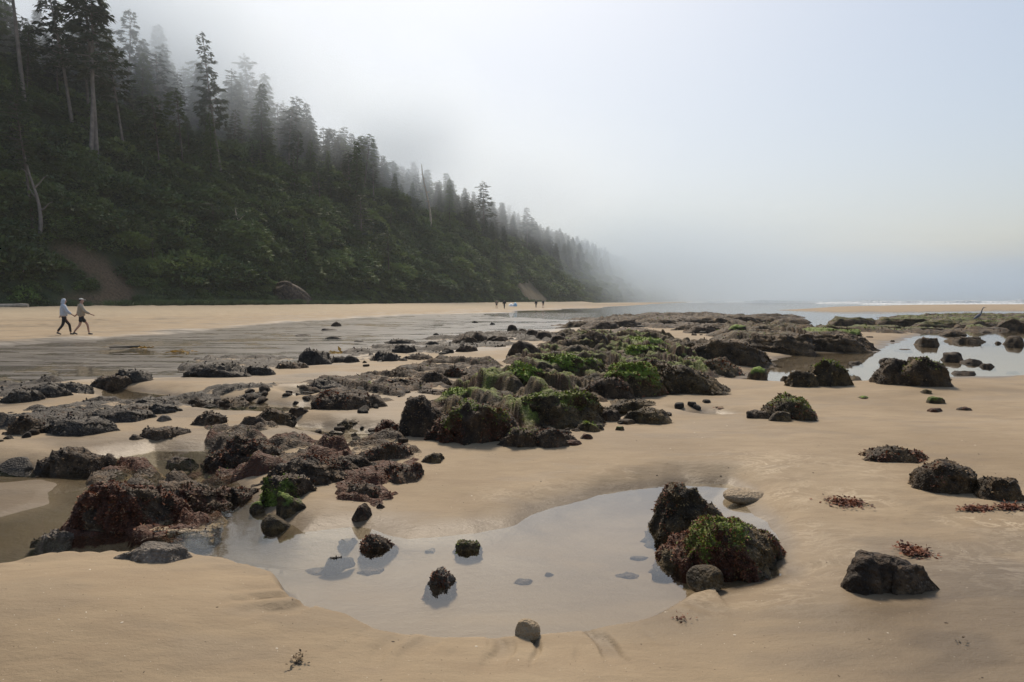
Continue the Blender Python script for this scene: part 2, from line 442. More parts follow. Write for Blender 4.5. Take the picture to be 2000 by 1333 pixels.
# ------------------------------------------------------------------ foliage meshes
def leaf_mat(name, c1, c2, trans=0.15, nscale=0.9):
    t = NT(name)
    oi = t.node('ShaderNodeObjectInfo').outputs['Random']
    n = t.noise(t.coord('Object'), nscale, 4)
    f = t.math('ADD', t.math('MULTIPLY', oi, 0.5), t.math('MULTIPLY', n, 0.6)) if nscale < 2 else t.ramp(n, (0.36, 0.0), (0.64, 1.0))
    c = t.mix(t.ramp(f, (0.25, 0.0), (0.85, 1.0)), c1, c2)
    p = t.principled(c, 0.75)
    tl = t.node('ShaderNodeBsdfTranslucent'); t.l.new(c, tl.inputs[0])
    mx = t.node('ShaderNodeMixShader'); mx.inputs[0].default_value = trans
    t.l.new(p.outputs[0], mx.inputs[1]); t.l.new(tl.outputs[0], mx.inputs[2]); t.l.new(mx.outputs[0], t.out.inputs['Surface'])
    return t.m
M = {}
def build_mats():
    M['needles'] = leaf_mat('needles', (0.026, 0.052, 0.013), (0.105, 0.155, 0.04))
    M['needles_far'] = leaf_mat('needles_weathered', (0.025, 0.043, 0.02), (0.065, 0.085, 0.036))
    M['shrub'] = leaf_mat('shrub_leaves', (0.030, 0.060, 0.012), (0.145, 0.20, 0.05))
    M['bright'] = leaf_mat('bright_leaves', (0.08, 0.15, 0.025), (0.18, 0.27, 0.06))
    M['grass'] = leaf_mat('beach_grass', (0.05, 0.085, 0.03), (0.11, 0.15, 0.055))
    M['bark'] = plain('bark', (0.085, 0.068, 0.055), 0.9, 0.45, 3.0, 0.5)
    M['bark_pale'] = plain('pale_bark', (0.17, 0.145, 0.125), 0.9, 0.35, 2.0, 0.4)
    M['bleached'] = plain('bleached_wood', (0.38, 0.32, 0.25), 0.85, 0.3, 2.5, 0.4)

def tube_np(path, radii, sides=7):
    P = np.array(path, float); n = len(P); V = []
    for i in range(n):
        d = P[min(i + 1, n - 1)] - P[max(i - 1, 0)]; d /= np.linalg.norm(d) + 1e-9
        a = np.cross(d, [0.13, 0.97, 0.2] if abs(d[2]) > 0.7 else [0, 0, 1.0]); a /= np.linalg.norm(a) + 1e-9
        b = np.cross(d, a)
        for k in range(sides):
            w = 2 * math.pi * k / sides
            V.append(P[i] + radii[i] * (math.cos(w) * a + math.sin(w) * b))
    F = [[i * sides + k, i * sides + (k + 1) % sides, (i + 1) * sides + (k + 1) % sides, (i + 1) * sides + k] for i in range(n - 1) for k in range(sides)]
    return np.array(V), np.array(F)

def join_np(parts):
    V, F, o = [], [], 0
    for v, f in parts:
        V.append(v); F.append(f + o); o += len(v)
    return np.concatenate(V), np.concatenate(F)

def sprays(P, D, L, W, g):
    """leaf-shaped quads: base point P, direction D, length L, width W"""
    n = len(P); D = D / (np.linalg.norm(D, axis=1, keepdims=True) + 1e-9)
    up = g.normal(size=(n, 3)) * 0.45 + [0, 0, 1]
    S = np.cross(D, up); S /= np.linalg.norm(S, axis=1, keepdims=True) + 1e-9
    mid = P + D * (L * 0.45)[:, None]
    V = np.stack([P, mid + S * W[:, None], P + D * L[:, None] - [0, 0, 1] * (L * 0.12)[:, None], mid - S * W[:, None]], 1).reshape(-1, 3)
    return V, np.arange(4 * n).reshape(n, 4)

def make_conifer(kind, seed):
    """20 m reference spruce: returns trunk mesh, crown mesh"""
    g = np.random.default_rng(seed); HT = 20.0
    bend = g.normal(size=2) * 0.35
    def axis(h):
        q = h / HT
        return np.array([bend[0] * math.sin(q * 2.6) , bend[1] * math.sin(q * 3.1), h])
    hs = np.linspace(0, HT, 15)
    parts = [tube_np([axis(h) - np.array([0, 0, 0.8 if h == 0 else 0]) for h in hs], [0.23 * (1 - h / HT) ** 0.8 + 0.015 for h in hs], 8)]
    start = {'full': 0.10, 'open': 0.42, 'wind': 0.5, 'thin': 0.6}[kind] * HT
    P, D, L, W = [], [], [], []
    h = start
    while h < HT * 0.985:
        q = (h - start) / (HT - start)
        if kind == 'full': rad = 3.3 * (1 - q) ** 0.85 + 0.25
        elif kind == 'open': rad = (2.9 * (1 - q) ** 0.6 + 0.3) * g.uniform(0.55, 1.15)
        elif kind == 'thin': rad = (2.0 * (1 - q) ** 0.5 + 0.2) * g.uniform(0.4, 1.2)
        else: rad = (3.6 * math.sin(math.pi * min(1, 0.25 + 0.7 * q)) + 0.4) * g.uniform(0.6, 1.1)
        nb = int(g.integers(4, 8)) if kind == 'full' else int(g.integers(2, 6))
        a0 = g.uniform(0, 6.28)
        for b in range(nb):
            a = a0 + b * 6.28 / nb + g.normal() * 0.3
            ln = rad * g.uniform(0.65, 1.15)
            if kind == 'wind': ln *= 1.0 - 0.55 * math.cos(a)          # sheared on the seaward side
            rise = g.uniform(0.0, 0.35) if kind != 'full' else g.uniform(-0.25, 0.25)
            dirv = np.array([math.cos(a), math.sin(a), rise]); o = axis(h)
            if ln > 0.8 and kind != 'full':
                tip = o + dirv * ln - np.array([0, 0, 0.12 * ln])
                parts.append(tube_np([o, (o + tip) / 2 + [0, 0, 0.06 * ln], tip], [0.06, 0.04, 0.012], 3))
            m = max(5, int(ln * (11 if kind == 'full' else 15)))
            f = g.uniform(0.12 if kind == 'full' else 0.3, 1.0, m) ** 0.8
            side = np.array([-math.sin(a), math.cos(a), 0])
            pos = o + dirv * (f * ln)[:, None] - np.array([0, 0, 1]) * (0.14 * ln * f * f)[:, None]
            pos = pos + g.normal(size=(m, 3)) * [0.10, 0.10, 0.07] * (0.6 + ln * 0.25)
            sg = g.choice([-1, 1], m)
            dv = dirv * 0.9 + side * (sg * g.uniform(0.2, 1.1, m))[:, None] + np.array([0, 0, -0.28]) + g.normal(size=(m, 3)) * 0.22
            P.append(pos); D.append(dv); L.append(g.uniform(0.45, 0.95, m)); W.append(g.uniform(0.07, 0.17, m))
        h += g.uniform(0.28, 0.5) if kind == 'full' else g.uniform(0.32, 0.75)
    n = 26
    top = np.array([axis(HT * q) for q in g.uniform(0.94, 1.0, n)])
    P.append(top); D.append(g.normal(size=(n, 3)) * [0.7, 0.7, 0.2] + [0, 0, 0.5]); L.append(g.uniform(0.3, 0.6, n)); W.append(g.uniform(0.04, 0.09, n))
    cv, cf = sprays(np.concatenate(P), np.concatenate(D), np.concatenate(L), np.concatenate(W), g)
    tv, tf = join_np(parts)
    nm = 'needles' if kind in ('full', 'wind') else 'needles_far'
    return mesh_np('trunk', tv, tf, mats=[M['bark_pale' if kind in ('open', 'thin') else 'bark']]), mesh_np('crown', cv, cf, smooth=False, mats=[M[nm]])

def make_hump(seed, mat, n=1500, leaf=0.16):
    '''a wind-sheared hummock: a long dome leaning uphill, shingled with needle sprays'''
    g = np.random.default_rng(seed)
    d = g.normal(size=(n, 3)); d /= np.linalg.norm(d, axis=1, keepdims=True); d[:, 2] = np.abs(d[:, 2])
    lump = 1 + 0.22 * fbm(d[:, 0] * 2.4, d[:, 1] * 2.4, d[:, 2] * 2.4, seed=seed)
    P = d * (lump * g.uniform(0.86, 1.02, n))[:, None] * [1, 1, 0.8]
    D = d * 0.5 + g.normal(size=(n, 3)) * 0.4 + [0.1, 0, 0.25]
    v, f = sprays(P, D, g.uniform(0.6, 1.4, n) * leaf, g.uniform(0.28, 0.5, n) * leaf, g)
    return mesh_np('hump', v, f, smooth=False, mats=[M[mat]])

def make_bush(seed, mat, flat_=0.75, n=420, leaf=0.26):
    g = np.random.default_rng(seed)
    d = g.normal(size=(n, 3)); d /= np.linalg.norm(d, axis=1, keepdims=True); d[:, 2] = np.abs(d[:, 2]) * 1.1 - 0.15
    lump = 1 + 0.3 * vnoise(d[:, 0] * 2.2, d[:, 1] * 2.2, d[:, 2] * 2.2, seed=seed)
    rad = g.uniform(0.55, 1.0, n) ** 0.5 * lump
    P = d * rad[:, None] * [1, 1, flat_]
    D = d * 0.7 + g.normal(size=(n, 3)) * 0.55 + [0.15, 0, 0.1]
    v, f = sprays(P, D, g.uniform(0.6, 1.3, n) * leaf, g.uniform(0.25, 0.45, n) * leaf, g)
    return mesh_np('bush', v, f, smooth=False, mats=[M[mat]])

def scatter(name, pts, rots, scales, idx, sources, **tags):
    """one object of uncountable cover: geometry-node copies of the source meshes on the given points"""
    col = bpy.data.collections.new(name + '_sources')
    for k, me in enumerate(sources):
        o = bpy.data.objects.new(f'{name}_source_{k:02d}', me); col.objects.link(o)
    me = bpy.data.meshes.new(name)
    pts = np.asarray(pts, np.float32)
    me.vertices.add(len(pts)); me.vertices.foreach_set('co', pts.ravel())
    for an, ty, av in (('rot', 'FLOAT_VECTOR', rots), ('scl', 'FLOAT_VECTOR', scales)):
        a = me.attributes.new(an, ty, 'POINT'); a.data.foreach_set('vector', np.ascontiguousarray(av, np.float32).ravel())
    a = me.attributes.new('idx', 'INT', 'POINT'); a.data.foreach_set('value', np.ascontiguousarray(idx, np.int32))
    o = obj(name, me, **tags)
    ng = bpy.data.node_groups.new(name, 'GeometryNodeTree')
    ng.interface.new_socket('Geometry', in_out='INPUT', socket_type='NodeSocketGeometry')
    ng.interface.new_socket('Geometry', in_out='OUTPUT', socket_type='NodeSocketGeometry')
    gi, go = ng.nodes.new('NodeGroupInput'), ng.nodes.new('NodeGroupOutput')
    ci = ng.nodes.new('GeometryNodeCollectionInfo'); ci.inputs['Collection'].default_value = col
    ci.inputs['Separate Children'].default_value = True; ci.inputs['Reset Children'].default_value = True
    ip = ng.nodes.new('GeometryNodeInstanceOnPoints'); ip.inputs['Pick Instance'].default_value = True
    def na(n_, ty):
        q = ng.nodes.new('GeometryNodeInputNamedAttribute'); q.data_type = ty; q.inputs['Name'].default_value = n_
        return q.outputs['Attribute']
    L = ng.links.new
    L(gi.outputs[0], ip.inputs['Points']); L(ci.outputs[0], ip.inputs['Instance'])
    L(na('idx', 'INT'), ip.inputs['Instance Index']); L(na('rot', 'FLOAT_VECTOR'), ip.inputs['Rotation']); L(na('scl', 'FLOAT_VECTOR'), ip.inputs['Scale'])
    L(ip.outputs[0], go.inputs[0])
    md = o.modifiers.new('scatter', 'NODES'); md.node_group = ng
    return o

CONIFER = {}
def place_tree(x, y, z, height, kind, var, rotz, lean=0.0, label=None, group=None, width=1.0, name='spruce_tree', mat=None):
    tm, cm = CONIFER[(kind, var)]
    s = height / 20.0
    e = bpy.data.objects.new(name, None); COL.objects.link(e); e.empty_display_size = 0.5
    e.location = (x, y, z - 0.3); e.rotation_euler = Euler((0, lean, rotz)) if False else (Matrix.Rotation(lean, 3, 'Y') @ Matrix.Rotation(rotz, 3, 'Z')).to_euler()
    e.scale = (s * width, s * width, s)
    e['label'] = label; e['category'] = 'tree'
    if group: e['group'] = group
    obj('trunk', tm, e); obj('crown', cm, e)
    return e

def soil_at(x, y, z):
    px, py = to_px(x, y, z)
    return min(float(sdist(SCAR, np.array([px]), np.array([py]))[0]), float(sdist(SCAR2, np.array([px]), np.array([py]))[0]) + 4) < 3

def build_vegetation():
    build_mats()
    for k in ('full', 'open', 'wind', 'thin'):
        for v in range(3): CONIFER[(k, v)] = make_conifer(k, 200 + v + 10 * ['full', 'open', 'wind', 'thin'].index(k))
    g = np.random.default_rng(11)
    # --- trees that can be told apart: (foot px, foot py, tip px, tip py, kind, variant, width, label)
    named = [
        (52, 238, 22, -120, 'thin', 0, 1.0, 'tall spruce with long bare pale trunk at the upper left edge of the wood'),
        (146, 276, 95, -15, 'open', 0, 0.95, 'leaning spruce with kinked pale trunk, second tall one from the left edge'),
        (191, 345, 162, -60, 'open', 1, 1.0, 'tallest near spruce with straight bare lower trunk above the hooded walker'),
        (176, 338, 190, -10, 'thin', 1, 1.0, 'slim spruce close behind the tallest near spruce'),
        (246, 318, 214, 90, 'open', 2, 0.9, 'slender spruce right of the tallest near spruce, thin pale trunk'),
        (322, 300, 312, 45, 'full', 0, 1.25, 'broad fog-faded spruce with dense spire above the left slope'),
        (437, 366, 405, 92, 'open', 0, 0.8, 'spruce with pale curved foot and narrow crown, right of the broad fog-faded spruce'),
        (515, 320, 478, 100, 'open', 1, 1.05, 'wide-branched spruce fading into fog, right of the narrow-crowned spruce'),
        (361, 350, 350, 192, 'wind', 0, 0.8, 'flat-topped wind-sheared spruce on a slim bare trunk'),
        (314, 348, 300, 205, 'wind', 1, 0.9, 'dark wind-sheared spruce left of the flat-topped one'),
        (66, 456, 40, 232, 'wind', 2, 0.9, 'wind-bent spruce with forked pale trunk at the left edge above the scar'),
        (300, 530, 300, 440, 'wind', 0, 0.6, 'small spruce with a bare pale stem low on the slope, right of the scar'),
        (713, 517, 705, 380, 'open', 2, 1.1, 'spruce with pale curving trunk halfway along the wooded slope'),
        (600, 555, 590, 425, 'full', 1, 1.2, 'bushy dark spruce low on the slope behind the beach grass'),
        (690, 420, 697, 280, 'full', 2, 0.9, 'pointed spruce standing above the middle of the ridge line'),
        (880, 470, 878, 350, 'full', 0, 0.9, 'pointed spruce on the ridge right of the bleached snag'),
        (945, 470, 942, 352, 'open', 1, 1.3, 'broad round-headed spruce on the ridge right of the bleached snag'),
        (1030, 500, 1028, 405, 'open', 2, 1.2, 'fog-pale spruce on the ridge, last distinct crown toward the fog'),
        (420, 480, 415, 400, 'wind', 1, 1.0, 'low wind-clipped spruce in the middle of the left slope'),
        (565, 300, 560, 218, 'full', 1, 0.9, 'small pointed spruce where the ridge starts to fall'),
        (635, 330, 631, 258, 'full', 2, 0.8, 'thin spire spruce on the ridge left of its middle'),
        (970, 560, 968, 465, 'full', 0, 1.2, 'dark spruce low on the far slope above the distant walkers'),
        (760, 560, 758, 450, 'wind', 2, 1.1, 'dark spruce with several bare stems above the beach grass end'),
    ]
    used = []
    for (bx, by, tx, ty, kind, var, wd, lab) in named:
        h = ray_hill(bx, by)
        if h is None: h = (flat(bx, 590, 0.5)[0], flat(bx, 590, 0.5)[1], 20.0)
        x, y, z = h; d = math.hypot(x, y)
        ht = (by - ty) / FPX * d * 1.0
        back = {312: 1.30, 478: 1.14, 942: 0.97}.get(tx)
        if back:                              # stands farther up: same direction, foot hidden by the trees before it
            x, y = x * back, y * back; d *= back
            z = float(Hh(np.array([x]), np.array([y]))[0]); tip = CAM_Z + ray(tx, ty)[2] / ray(tx, ty)[1] * y
            ht = max(8.0, tip - z)
        lean = math.atan2((tx - bx), (by - ty))
        place_tree(x, y, z, ht, kind, var, g.uniform(-0.5, 0.5) if kind == 'wind' else g.uniform(0, 6.28), lean * 0.9, lab, width=wd * (20 / ht) ** 0.35 )
        used.append((x, y))
    # --- ridge and slope trees, individually placed
    groups = [(100, 190, 'spruce in the misty stand on the middle of the hillside', 'spruces of the middle slope', 80),
              (190, 300, 'fog-greyed spruce in the stand on the far hillside', 'spruces of the far slope', 70)]
    seg = np.hypot(np.diff(_bx), np.diff(_by)); S = np.concatenate([[0], np.cumsum(seg)])
    def hill_xy(s, t):
        x, y = np.interp(s, S, _bx), np.interp(s, S, _by)
        x2, y2 = np.interp(s + 4, S, _bx), np.interp(s + 4, S, _by)
        l = math.hypot(x2 - x, y2 - y) + 1e-9
        return x - (y2 - y) / l * t, y + (x2 - x) / l * t
    for d0, d1, lab, grp, cnt in groups:
        n = tries = 0
        while n < cnt and tries < 5000:
            tries += 1
            s = g.uniform(40, 420); t = g.uniform(13, 46) if d0 > 100 else g.uniform(20, 48)
            x, y = hill_xy(s, t); d = math.hypot(x, y)
            if not d0 < d < d1 or y < 40: continue
            z = float(Hh(np.array([x]), np.array([y]))[0])
            px, py = to_px(x, y, z)
            if px < -60 or px > 1300 or any((x - a) ** 2 + (y - b) ** 2 < (3.0 + 0.01 * d) ** 2 for a, b in used) or soil_at(x, y, z): continue
            ht = g.choice([g.uniform(6, 11), g.uniform(9.5, 16), g.uniform(14, 20)], p=[0.3, 0.5, 0.2]) * (0.75 + 0.3 * sstep(15, 40, t))
            kind = g.choice(['full', 'full', 'open', 'open', 'wind', 'thin']) if t > 20 else g.choice(['full', 'wind'])
            if t < 20: ht *= 0.6
            place_tree(x, y, z, ht, kind, int(g.integers(0, 3)), g.uniform(0, 6.28) if kind != 'wind' else g.uniform(-0.6, 0.6), g.normal() * 0.05, lab, grp, width=g.uniform(0.85, 1.6))
            used.append((x, y)); n += 1
    # --- the rest of the wood behind them reads as one mass
    def arr_xy(s_, t_):
        x, y = np.interp(s_, S, _bx), np.interp(s_, S, _by)
        x2, y2 = np.interp(s_ + 4, S, _bx), np.interp(s_ + 4, S, _by)
        l = np.hypot(x2 - x, y2 - y) + 1e-9
        return x - (y2 - y) / l * t_, y + (x2 - x) / l * t_
    n = 2600
    s_, t_ = g.uniform(30, 1350, n), g.uniform(16, 100, n)
    x, y = arr_xy(s_, t_); z = Hh(x, y)
    ok = (y > 45) & ~((np.hypot(x, y) < 260) & (t_ < 34))
    k = g.uniform(10, 18, n) / 20
    P = np.stack([x, y, z - 0.3], 1)[ok]; Ro = np.stack([0 * x, 0 * x, g.uniform(0, 6.28, n)], 1)[ok]
    Sc = np.stack([k * 1.2, k * 1.2, k], 1)[ok]; Ix = g.integers(0, 4, n)[ok]
    src = []
    for kv in (('full', 0), ('full', 1), ('full', 2), ('open', 0)):
        tm, cm = CONIFER[kv]
        b = bmesh.new(); b.from_mesh(cm); b.from_mesh(tm); me = bpy.data.meshes.new('tree_mass'); b.to_mesh(me); b.free(); me.materials.append(M['needles_far']); src.append(me)
    scatter('distant_forest', P, Ro, Sc, Ix, src, kind='stuff', label='dense spruce wood running back along the foggy coast', cat='forest')
    # --- undergrowth
    bushes = [make_bush(300 + k, 'shrub') for k in range(4)] + [make_bush(310 + k, 'needles', 0.9, 480, 0.22) for k in range(3)] + [make_bush(320, 'bright', 0.8)] + [make_hump(340 + k, ('needles', 'shrub', 'needles', 'shrub')[k]) for k in range(4)]
    n = 17000
    s_ = np.where(g.random(n) < 0.8, g.uniform(20, 420, n), g.uniform(420, 1300, n))
    t_ = np.where(g.random(n) < 0.75, g.uniform(0.3, 46, n), g.uniform(0.3, 12, n))
    x, y = arr_xy(s_, t_); z = Hh(x, y); d = np.hypot(x, y)
    px, py = to_px(x, np.maximum(y, 20), z)
    hump = (g.random(n) < 0.16) & (t_ > 4)
    ok = (y > 35) & ~((y > 40) & ((sdist(SCAR, px, py) < np.where(hump, 26, 9)) | (sdist(SCAR2, px, py) < -1)))
    k = g.uniform(0.7, 1.7, n) * (1 + 0.4 * (t_ > 10)) * (0.8 + d / 500) * np.where(t_ < 4, 0.6, 1)
    P = np.stack([x, y, z - 0.25 * k], 1)[ok]; Ro = np.stack([0 * x, 0 * x, g.uniform(0, 6.28, n)], 1)[ok]
    k = np.where(hump, g.uniform(1.5, 3.6, n) * (0.8 + d / 500), k)
    P[:, 2] -= (0.1 * k * hump)[ok]
    Sc = np.stack([k * g.uniform(0.9, 1.7, n), k, k * g.uniform(0.7, 1.2, n)], 1)[ok]
    r_ = g.random(n)
    Ix = np.where(hump, g.integers(8, 12, n), 0); Ix = np.where(hump, Ix, 0)[ok] + np.where(hump, 0, np.where((r_ < 0.03) & (t_ < 12), 7, np.where(r_ < 0.65 - 0.012 * t_, g.integers(0, 4, n), g.integers(4, 7, n))))[ok]
    scatter('undergrowth', P, Ro, Sc, Ix, bushes, kind='stuff', label='wind-clipped green scrub covering the hillside', cat='undergrowth')
    # --- a few bright shrubs that stand out at the foot
    bm2 = make_bush(330, 'bright', 0.85, 700, 0.2)
    for px, py, w, lab in ((45, 585, 3.2, 'bright green leafy shrub at the hill foot by the left edge'),
                           (490, 508, 3.6, 'pale green leaning bush halfway up above the driftwood'),
                           (975, 585, 4.0, 'light green shrub at the hill foot behind the distant walkers')):
        h = ray_hill(px, py)
        if h: 
            o = obj('shrub', bm2, loc=h, label=lab, cat='shrub'); o.scale = (w * 0.55, w * 0.5, w * 0.5)
    # --- beach grass along the foot
    g2 = np.random.default_rng(5); n = 150
    v, f = sprays(g2.normal(size=(n, 3)) * [0.16, 0.16, 0], g2.normal(size=(n, 3)) * [0.35, 0.35, 0.1] + [0, 0, 1], g2.uniform(0.4, 0.9, n), g2.uniform(0.012, 0.025, n), g2)
    tuft = mesh_np('grass_tuft', v, f, smooth=False, mats=[M['grass']])
    P, Ro, Sc, Ix = [], [], [], []
    for _ in range(900):
        px = g2.uniform(560, 790) if g2.random() < 0.75 else g2.uniform(0, 900)
        x0, y0 = flat(px, 597, 0.9)
        s = S[np.argmin((_bx - x0) ** 2 + (_by - y0) ** 2)] + g2.uniform(-25, 25)
        s = float(np.clip(s, 60, 300)); t = g2.uniform(-1.2, 0.8) if not 560 < px < 790 else g2.uniform(-2.5, 1.0)
        x, y = hill_xy(s, t)
        z = max(float(H(np.array([x]), np.array([y]))[0]), float(Hh(np.array([x]), np.array([y]))[0]))
        k = g2.uniform(0.7, 1.4)
        P.append((x, y, z - 0.05)); Ro.append((0, 0, g2.uniform(0, 6.28))); Sc.append((k * 1.4, k * 1.4, k)); Ix.append(0)
    scatter('beach_grass', P, Ro, Sc, Ix, [tuft], kind='stuff', label='green beach grass fringe along the foot of the hill', cat='grass')
    # --- dead wood
    def limb(pts, r0, r1, name='branch'):
        n = len(pts); return tube_np(pts, [r0 + (r1 - r0) * k / (n - 1) for k in range(n)], 7)
    def dead_tree(name, base, ht, lean, limbs, r, label, mat, cat):
        e = bpy.data.objects.new(name, None); COL.objects.link(e); e.location = base; e['label'] = label; e['category'] = cat
        gg = np.random.default_rng(int(abs(base[0]) * 10))
        ax = lambda q: np.array([lean * q * ht + 0.03 * ht * math.sin(q * 5), 0.02 * ht * math.sin(q * 4), q * ht - 0.4])
        v, f = limb([ax(q) for q in np.linspace(0, 1, 9)], r, r * 0.3)
        obj('trunk', mesh_np('trunk', v, f, mats=[mat]), e)
        for q, a, ln, up in limbs:
            o = ax(q); d = np.array([math.cos(a), 0.4 * math.sin(a), up])
            pts = [o, o + d * ln * 0.35, o + d * ln * 0.7 + [0, 0, 0.12 * ln], o + d * ln + [0, 0, 0.05 * ln]]
            v, f = limb(pts, r * 0.42, r * 0.1)
            obj('branch', mesh_np('branch', v, f, mats=[mat]), e)
        return e
    h = ray_hill(840, 462); d = math.hypot(h[0], h[1])
    dead_tree('dead_snag', h, CAM_Z + ray(828, 322)[2] / ray(828, 322)[1] * h[1] - h[2] + 0.4, -0.08, [(0.62, 0.2, 1.3, 0.2), (0.7, 3.0, 1.0, 0.25), (0.8, 0.3, 0.8, 0.1), (0.5, 2.9, 1.1, 0.0), (0.86, 3.3, 0.6, 0.2)], 0.42, 'bleached bare snag standing above the ridge trees', M['bleached'], 'dead tree')
    h = ray_hill(66, 452); d = math.hypot(h[0], h[1])
    dead_tree('dead_tree', (h[0] + 1.2, h[1] - 0.5, h[2]), 120 / FPX * d, -0.12, [(0.45, 2.6, 2.4, 0.9), (0.6, 0.5, 1.8, 0.9), (0.75, 2.8, 1.2, 0.8), (0.3, 0.2, 1.6, 0.7)], 0.26, 'forked pale dead tree at the top of the earth scar', M['bark_pale'], 'dead tree')
    h = ray_hill(470, 470); d = math.hypot(h[0], h[1])
    dead_tree('dead_tree', h, 60 / FPX * d, -0.1, [(0.5, 2.5, 1.6, 0.8), (0.65, 0.6, 1.3, 0.7), (0.35, 0.2, 1.2, 0.5)], 0.17, 'small grey dead tree on the rocky knob in mid slope', M['bleached'], 'dead tree')
    x, y = flat(466, 592, 0.9)
    dead_tree('driftwood_snag', (x, y, 0.9), 2.3, 0.08, [(0.2, 3.0, 2.6, 0.12), (0.3, 2.9, 3.2, 0.42), (0.75, 2.4, 1.0, 0.6), (0.55, 0.3, 0.6, 0.5), (0.15, 3.2, 3.4, 0.3)], 0.14, 'bleached driftwood tree with forked limbs at the hill foot', M['bleached'], 'driftwood')
    h = ray_hill(62, 540); d = math.hypot(h[0], h[1])
    v, f = tube_np([(-0.75, 0, -0.6), (-0.3, -0.1, 0.1), (0.1, -0.1, 0.6), (0.25, 0, 1.3)], [0.12, 0.13, 0.1, 0.05])
    obj('driftwood_limb', mesh_np('driftwood_limb', v, f, mats=[M['bleached']]), loc=(h[0], h[1] - 0.8, h[2] + 0.6), label='curved bleached limb caught in the scrub on the left slope', cat='driftwood')
    for px, py, L_, r_, lab, rz in ((0, 603, 6.0, 0.34, 'thick pale drift log lying on the sand at the left edge', 0.1), (210, 596, 4.0, 0.3, 'dark drift log half buried along the hill foot behind the capped walker', 0.15), (385, 593, 3.5, 0.25, 'weathered drift log at the hill foot left of the driftwood tree', 0.3)):
        x, y = flat(px, py, 0.85); z = float(H(np.array([x]), np.array([y]))[0])
        gg = np.random.default_rng(px + 3)
        v, f = tube_np([(L_ * (q - 0.5), 0.12 * math.sin(q * 5), 0.05 * math.sin(q * 9)) for q in np.linspace(0, 1, 9)], [r_ * (1 - 0.35 * q) + 0.03 * gg.normal() for q in np.linspace(0, 1, 9)], 10)
        v, f2 = v, f
        caps = [v[:10].mean(0), v[-10:].mean(0)]
        nv = len(v); v = np.concatenate([v, caps])
        f3 = [[nv, (k + 1) % 10, k, k] for k in range(10)]
        me = bpy.data.meshes.new('drift_log'); me.from_pydata(v.tolist(), [], [list(q) for q in f] + [[nv, (k + 1) % 10, k] for k in range(10)] + [[nv + 1, nv - 10 + k, nv - 10 + (k + 1) % 10] for k in range(10)])
        me.materials.append(M['bleached' if px == 0 else 'bark'])
        o = obj('drift_log', me, loc=(x, y, z + r_ * 0.45), label=lab, cat='log'); o.rotation_euler = (0, 0, rz)
# ------------------------------------------------------------------ rocks
_ico = {}
def ico(sub):
    if sub not in _ico:
        b = bmesh.new(); bmesh.ops.create_icosphere(b, subdivisions=sub, radius=1.0)
        V = np.array([v.co[:] for v in b.verts]); F = np.array([[v.index for v in f.verts] for f in b.faces]); b.free()
        _ico[sub] = (V, F)
    return _ico[sub]

def vnormals(V, F):
    n = np.cross(V[F[:, 1]] - V[F[:, 0]], V[F[:, 2]] - V[F[:, 0]])
    N = np.zeros_like(V)
    for k in range(3): np.add.at(N, F[:, k], n)
    return N / (np.linalg.norm(N, axis=1, keepdims=True) + 1e-12)

def rock_mat(name, dark, light, speck, weed=(0.085, 0.03, 0.014), spec=0.5, rough=0.55):
    t = NT(name); v = t.coord('Object')
    n1 = t.noise(v, 3.0, 6, 0.65); n2 = t.noise(v, 22.0, 5, 0.7)
    vo = t.voro(v, 42.0); vo2 = t.voro(v, 90.0)
    c = t.mix(t.ramp(n1, (0.42, 0.0), (0.70, 1.0)), tuple(x * 0.6 for x in dark), light)
    c = t.mix(t.ramp(n2, (0.38, 0.75), (0.6, 0.0)), c, tuple(x * 0.35 for x in dark))
    sp = t.math('MULTIPLY', t.ramp(vo, (0.16, 1.0), (0.26, 0.0)), t.ramp(t.noise(v, 5.0, 3), (0.5, 0.0), (0.66, 0.7)))
    c = t.mix(sp, c, speck)
    wd = t.attr('weed'); ms = t.attr('moss'); sa = t.attr('sandy')
    wn_ = t.noise(v, 34.0, 4, 0.7)
    c = t.mix(t.ramp(t.math('ADD', t.math('MULTIPLY', wd, 0.9), t.math('MULTIPLY', wn_, 0.5)), (0.62, 0.0), (0.8, 1.0)), c,
              t.mix(t.ramp(wn_, (0.35, 0.0), (0.65, 1.0)), tuple(x * 0.35 for x in weed), weed))
    c = t.mix(t.ramp(t.math('ADD', t.math('MULTIPLY', ms, 0.9), t.math('MULTIPLY', wn_, 0.45)), (0.42, 0.0), (0.95, 1.0)), c,
              t.mix(t.ramp(n2, (0.35, 0.0), (0.65, 1.0)), (0.06, 0.10, 0.012), (0.17, 0.25, 0.03)))
    c = t.mix(t.ramp(t.math('ADD', sa, t.math('MULTIPLY', n2, 0.4)), (0.62, 0.0), (0.85, 1.0)), c, (0.25, 0.19, 0.12))
    h = t.math('ADD', t.math('MULTIPLY', n2, 0.8), t.math('MULTIPLY', t.math('ADD', vo, t.math('MULTIPLY', vo2, 0.5)), 0.45))
    t.principled(c, t.ramp(n2, (0.3, rough), (0.7, min(1.0, rough + 0.3))), t.bump(h, 0.9, 0.03), Specular_IOR_Level=0.3)
    return t.m

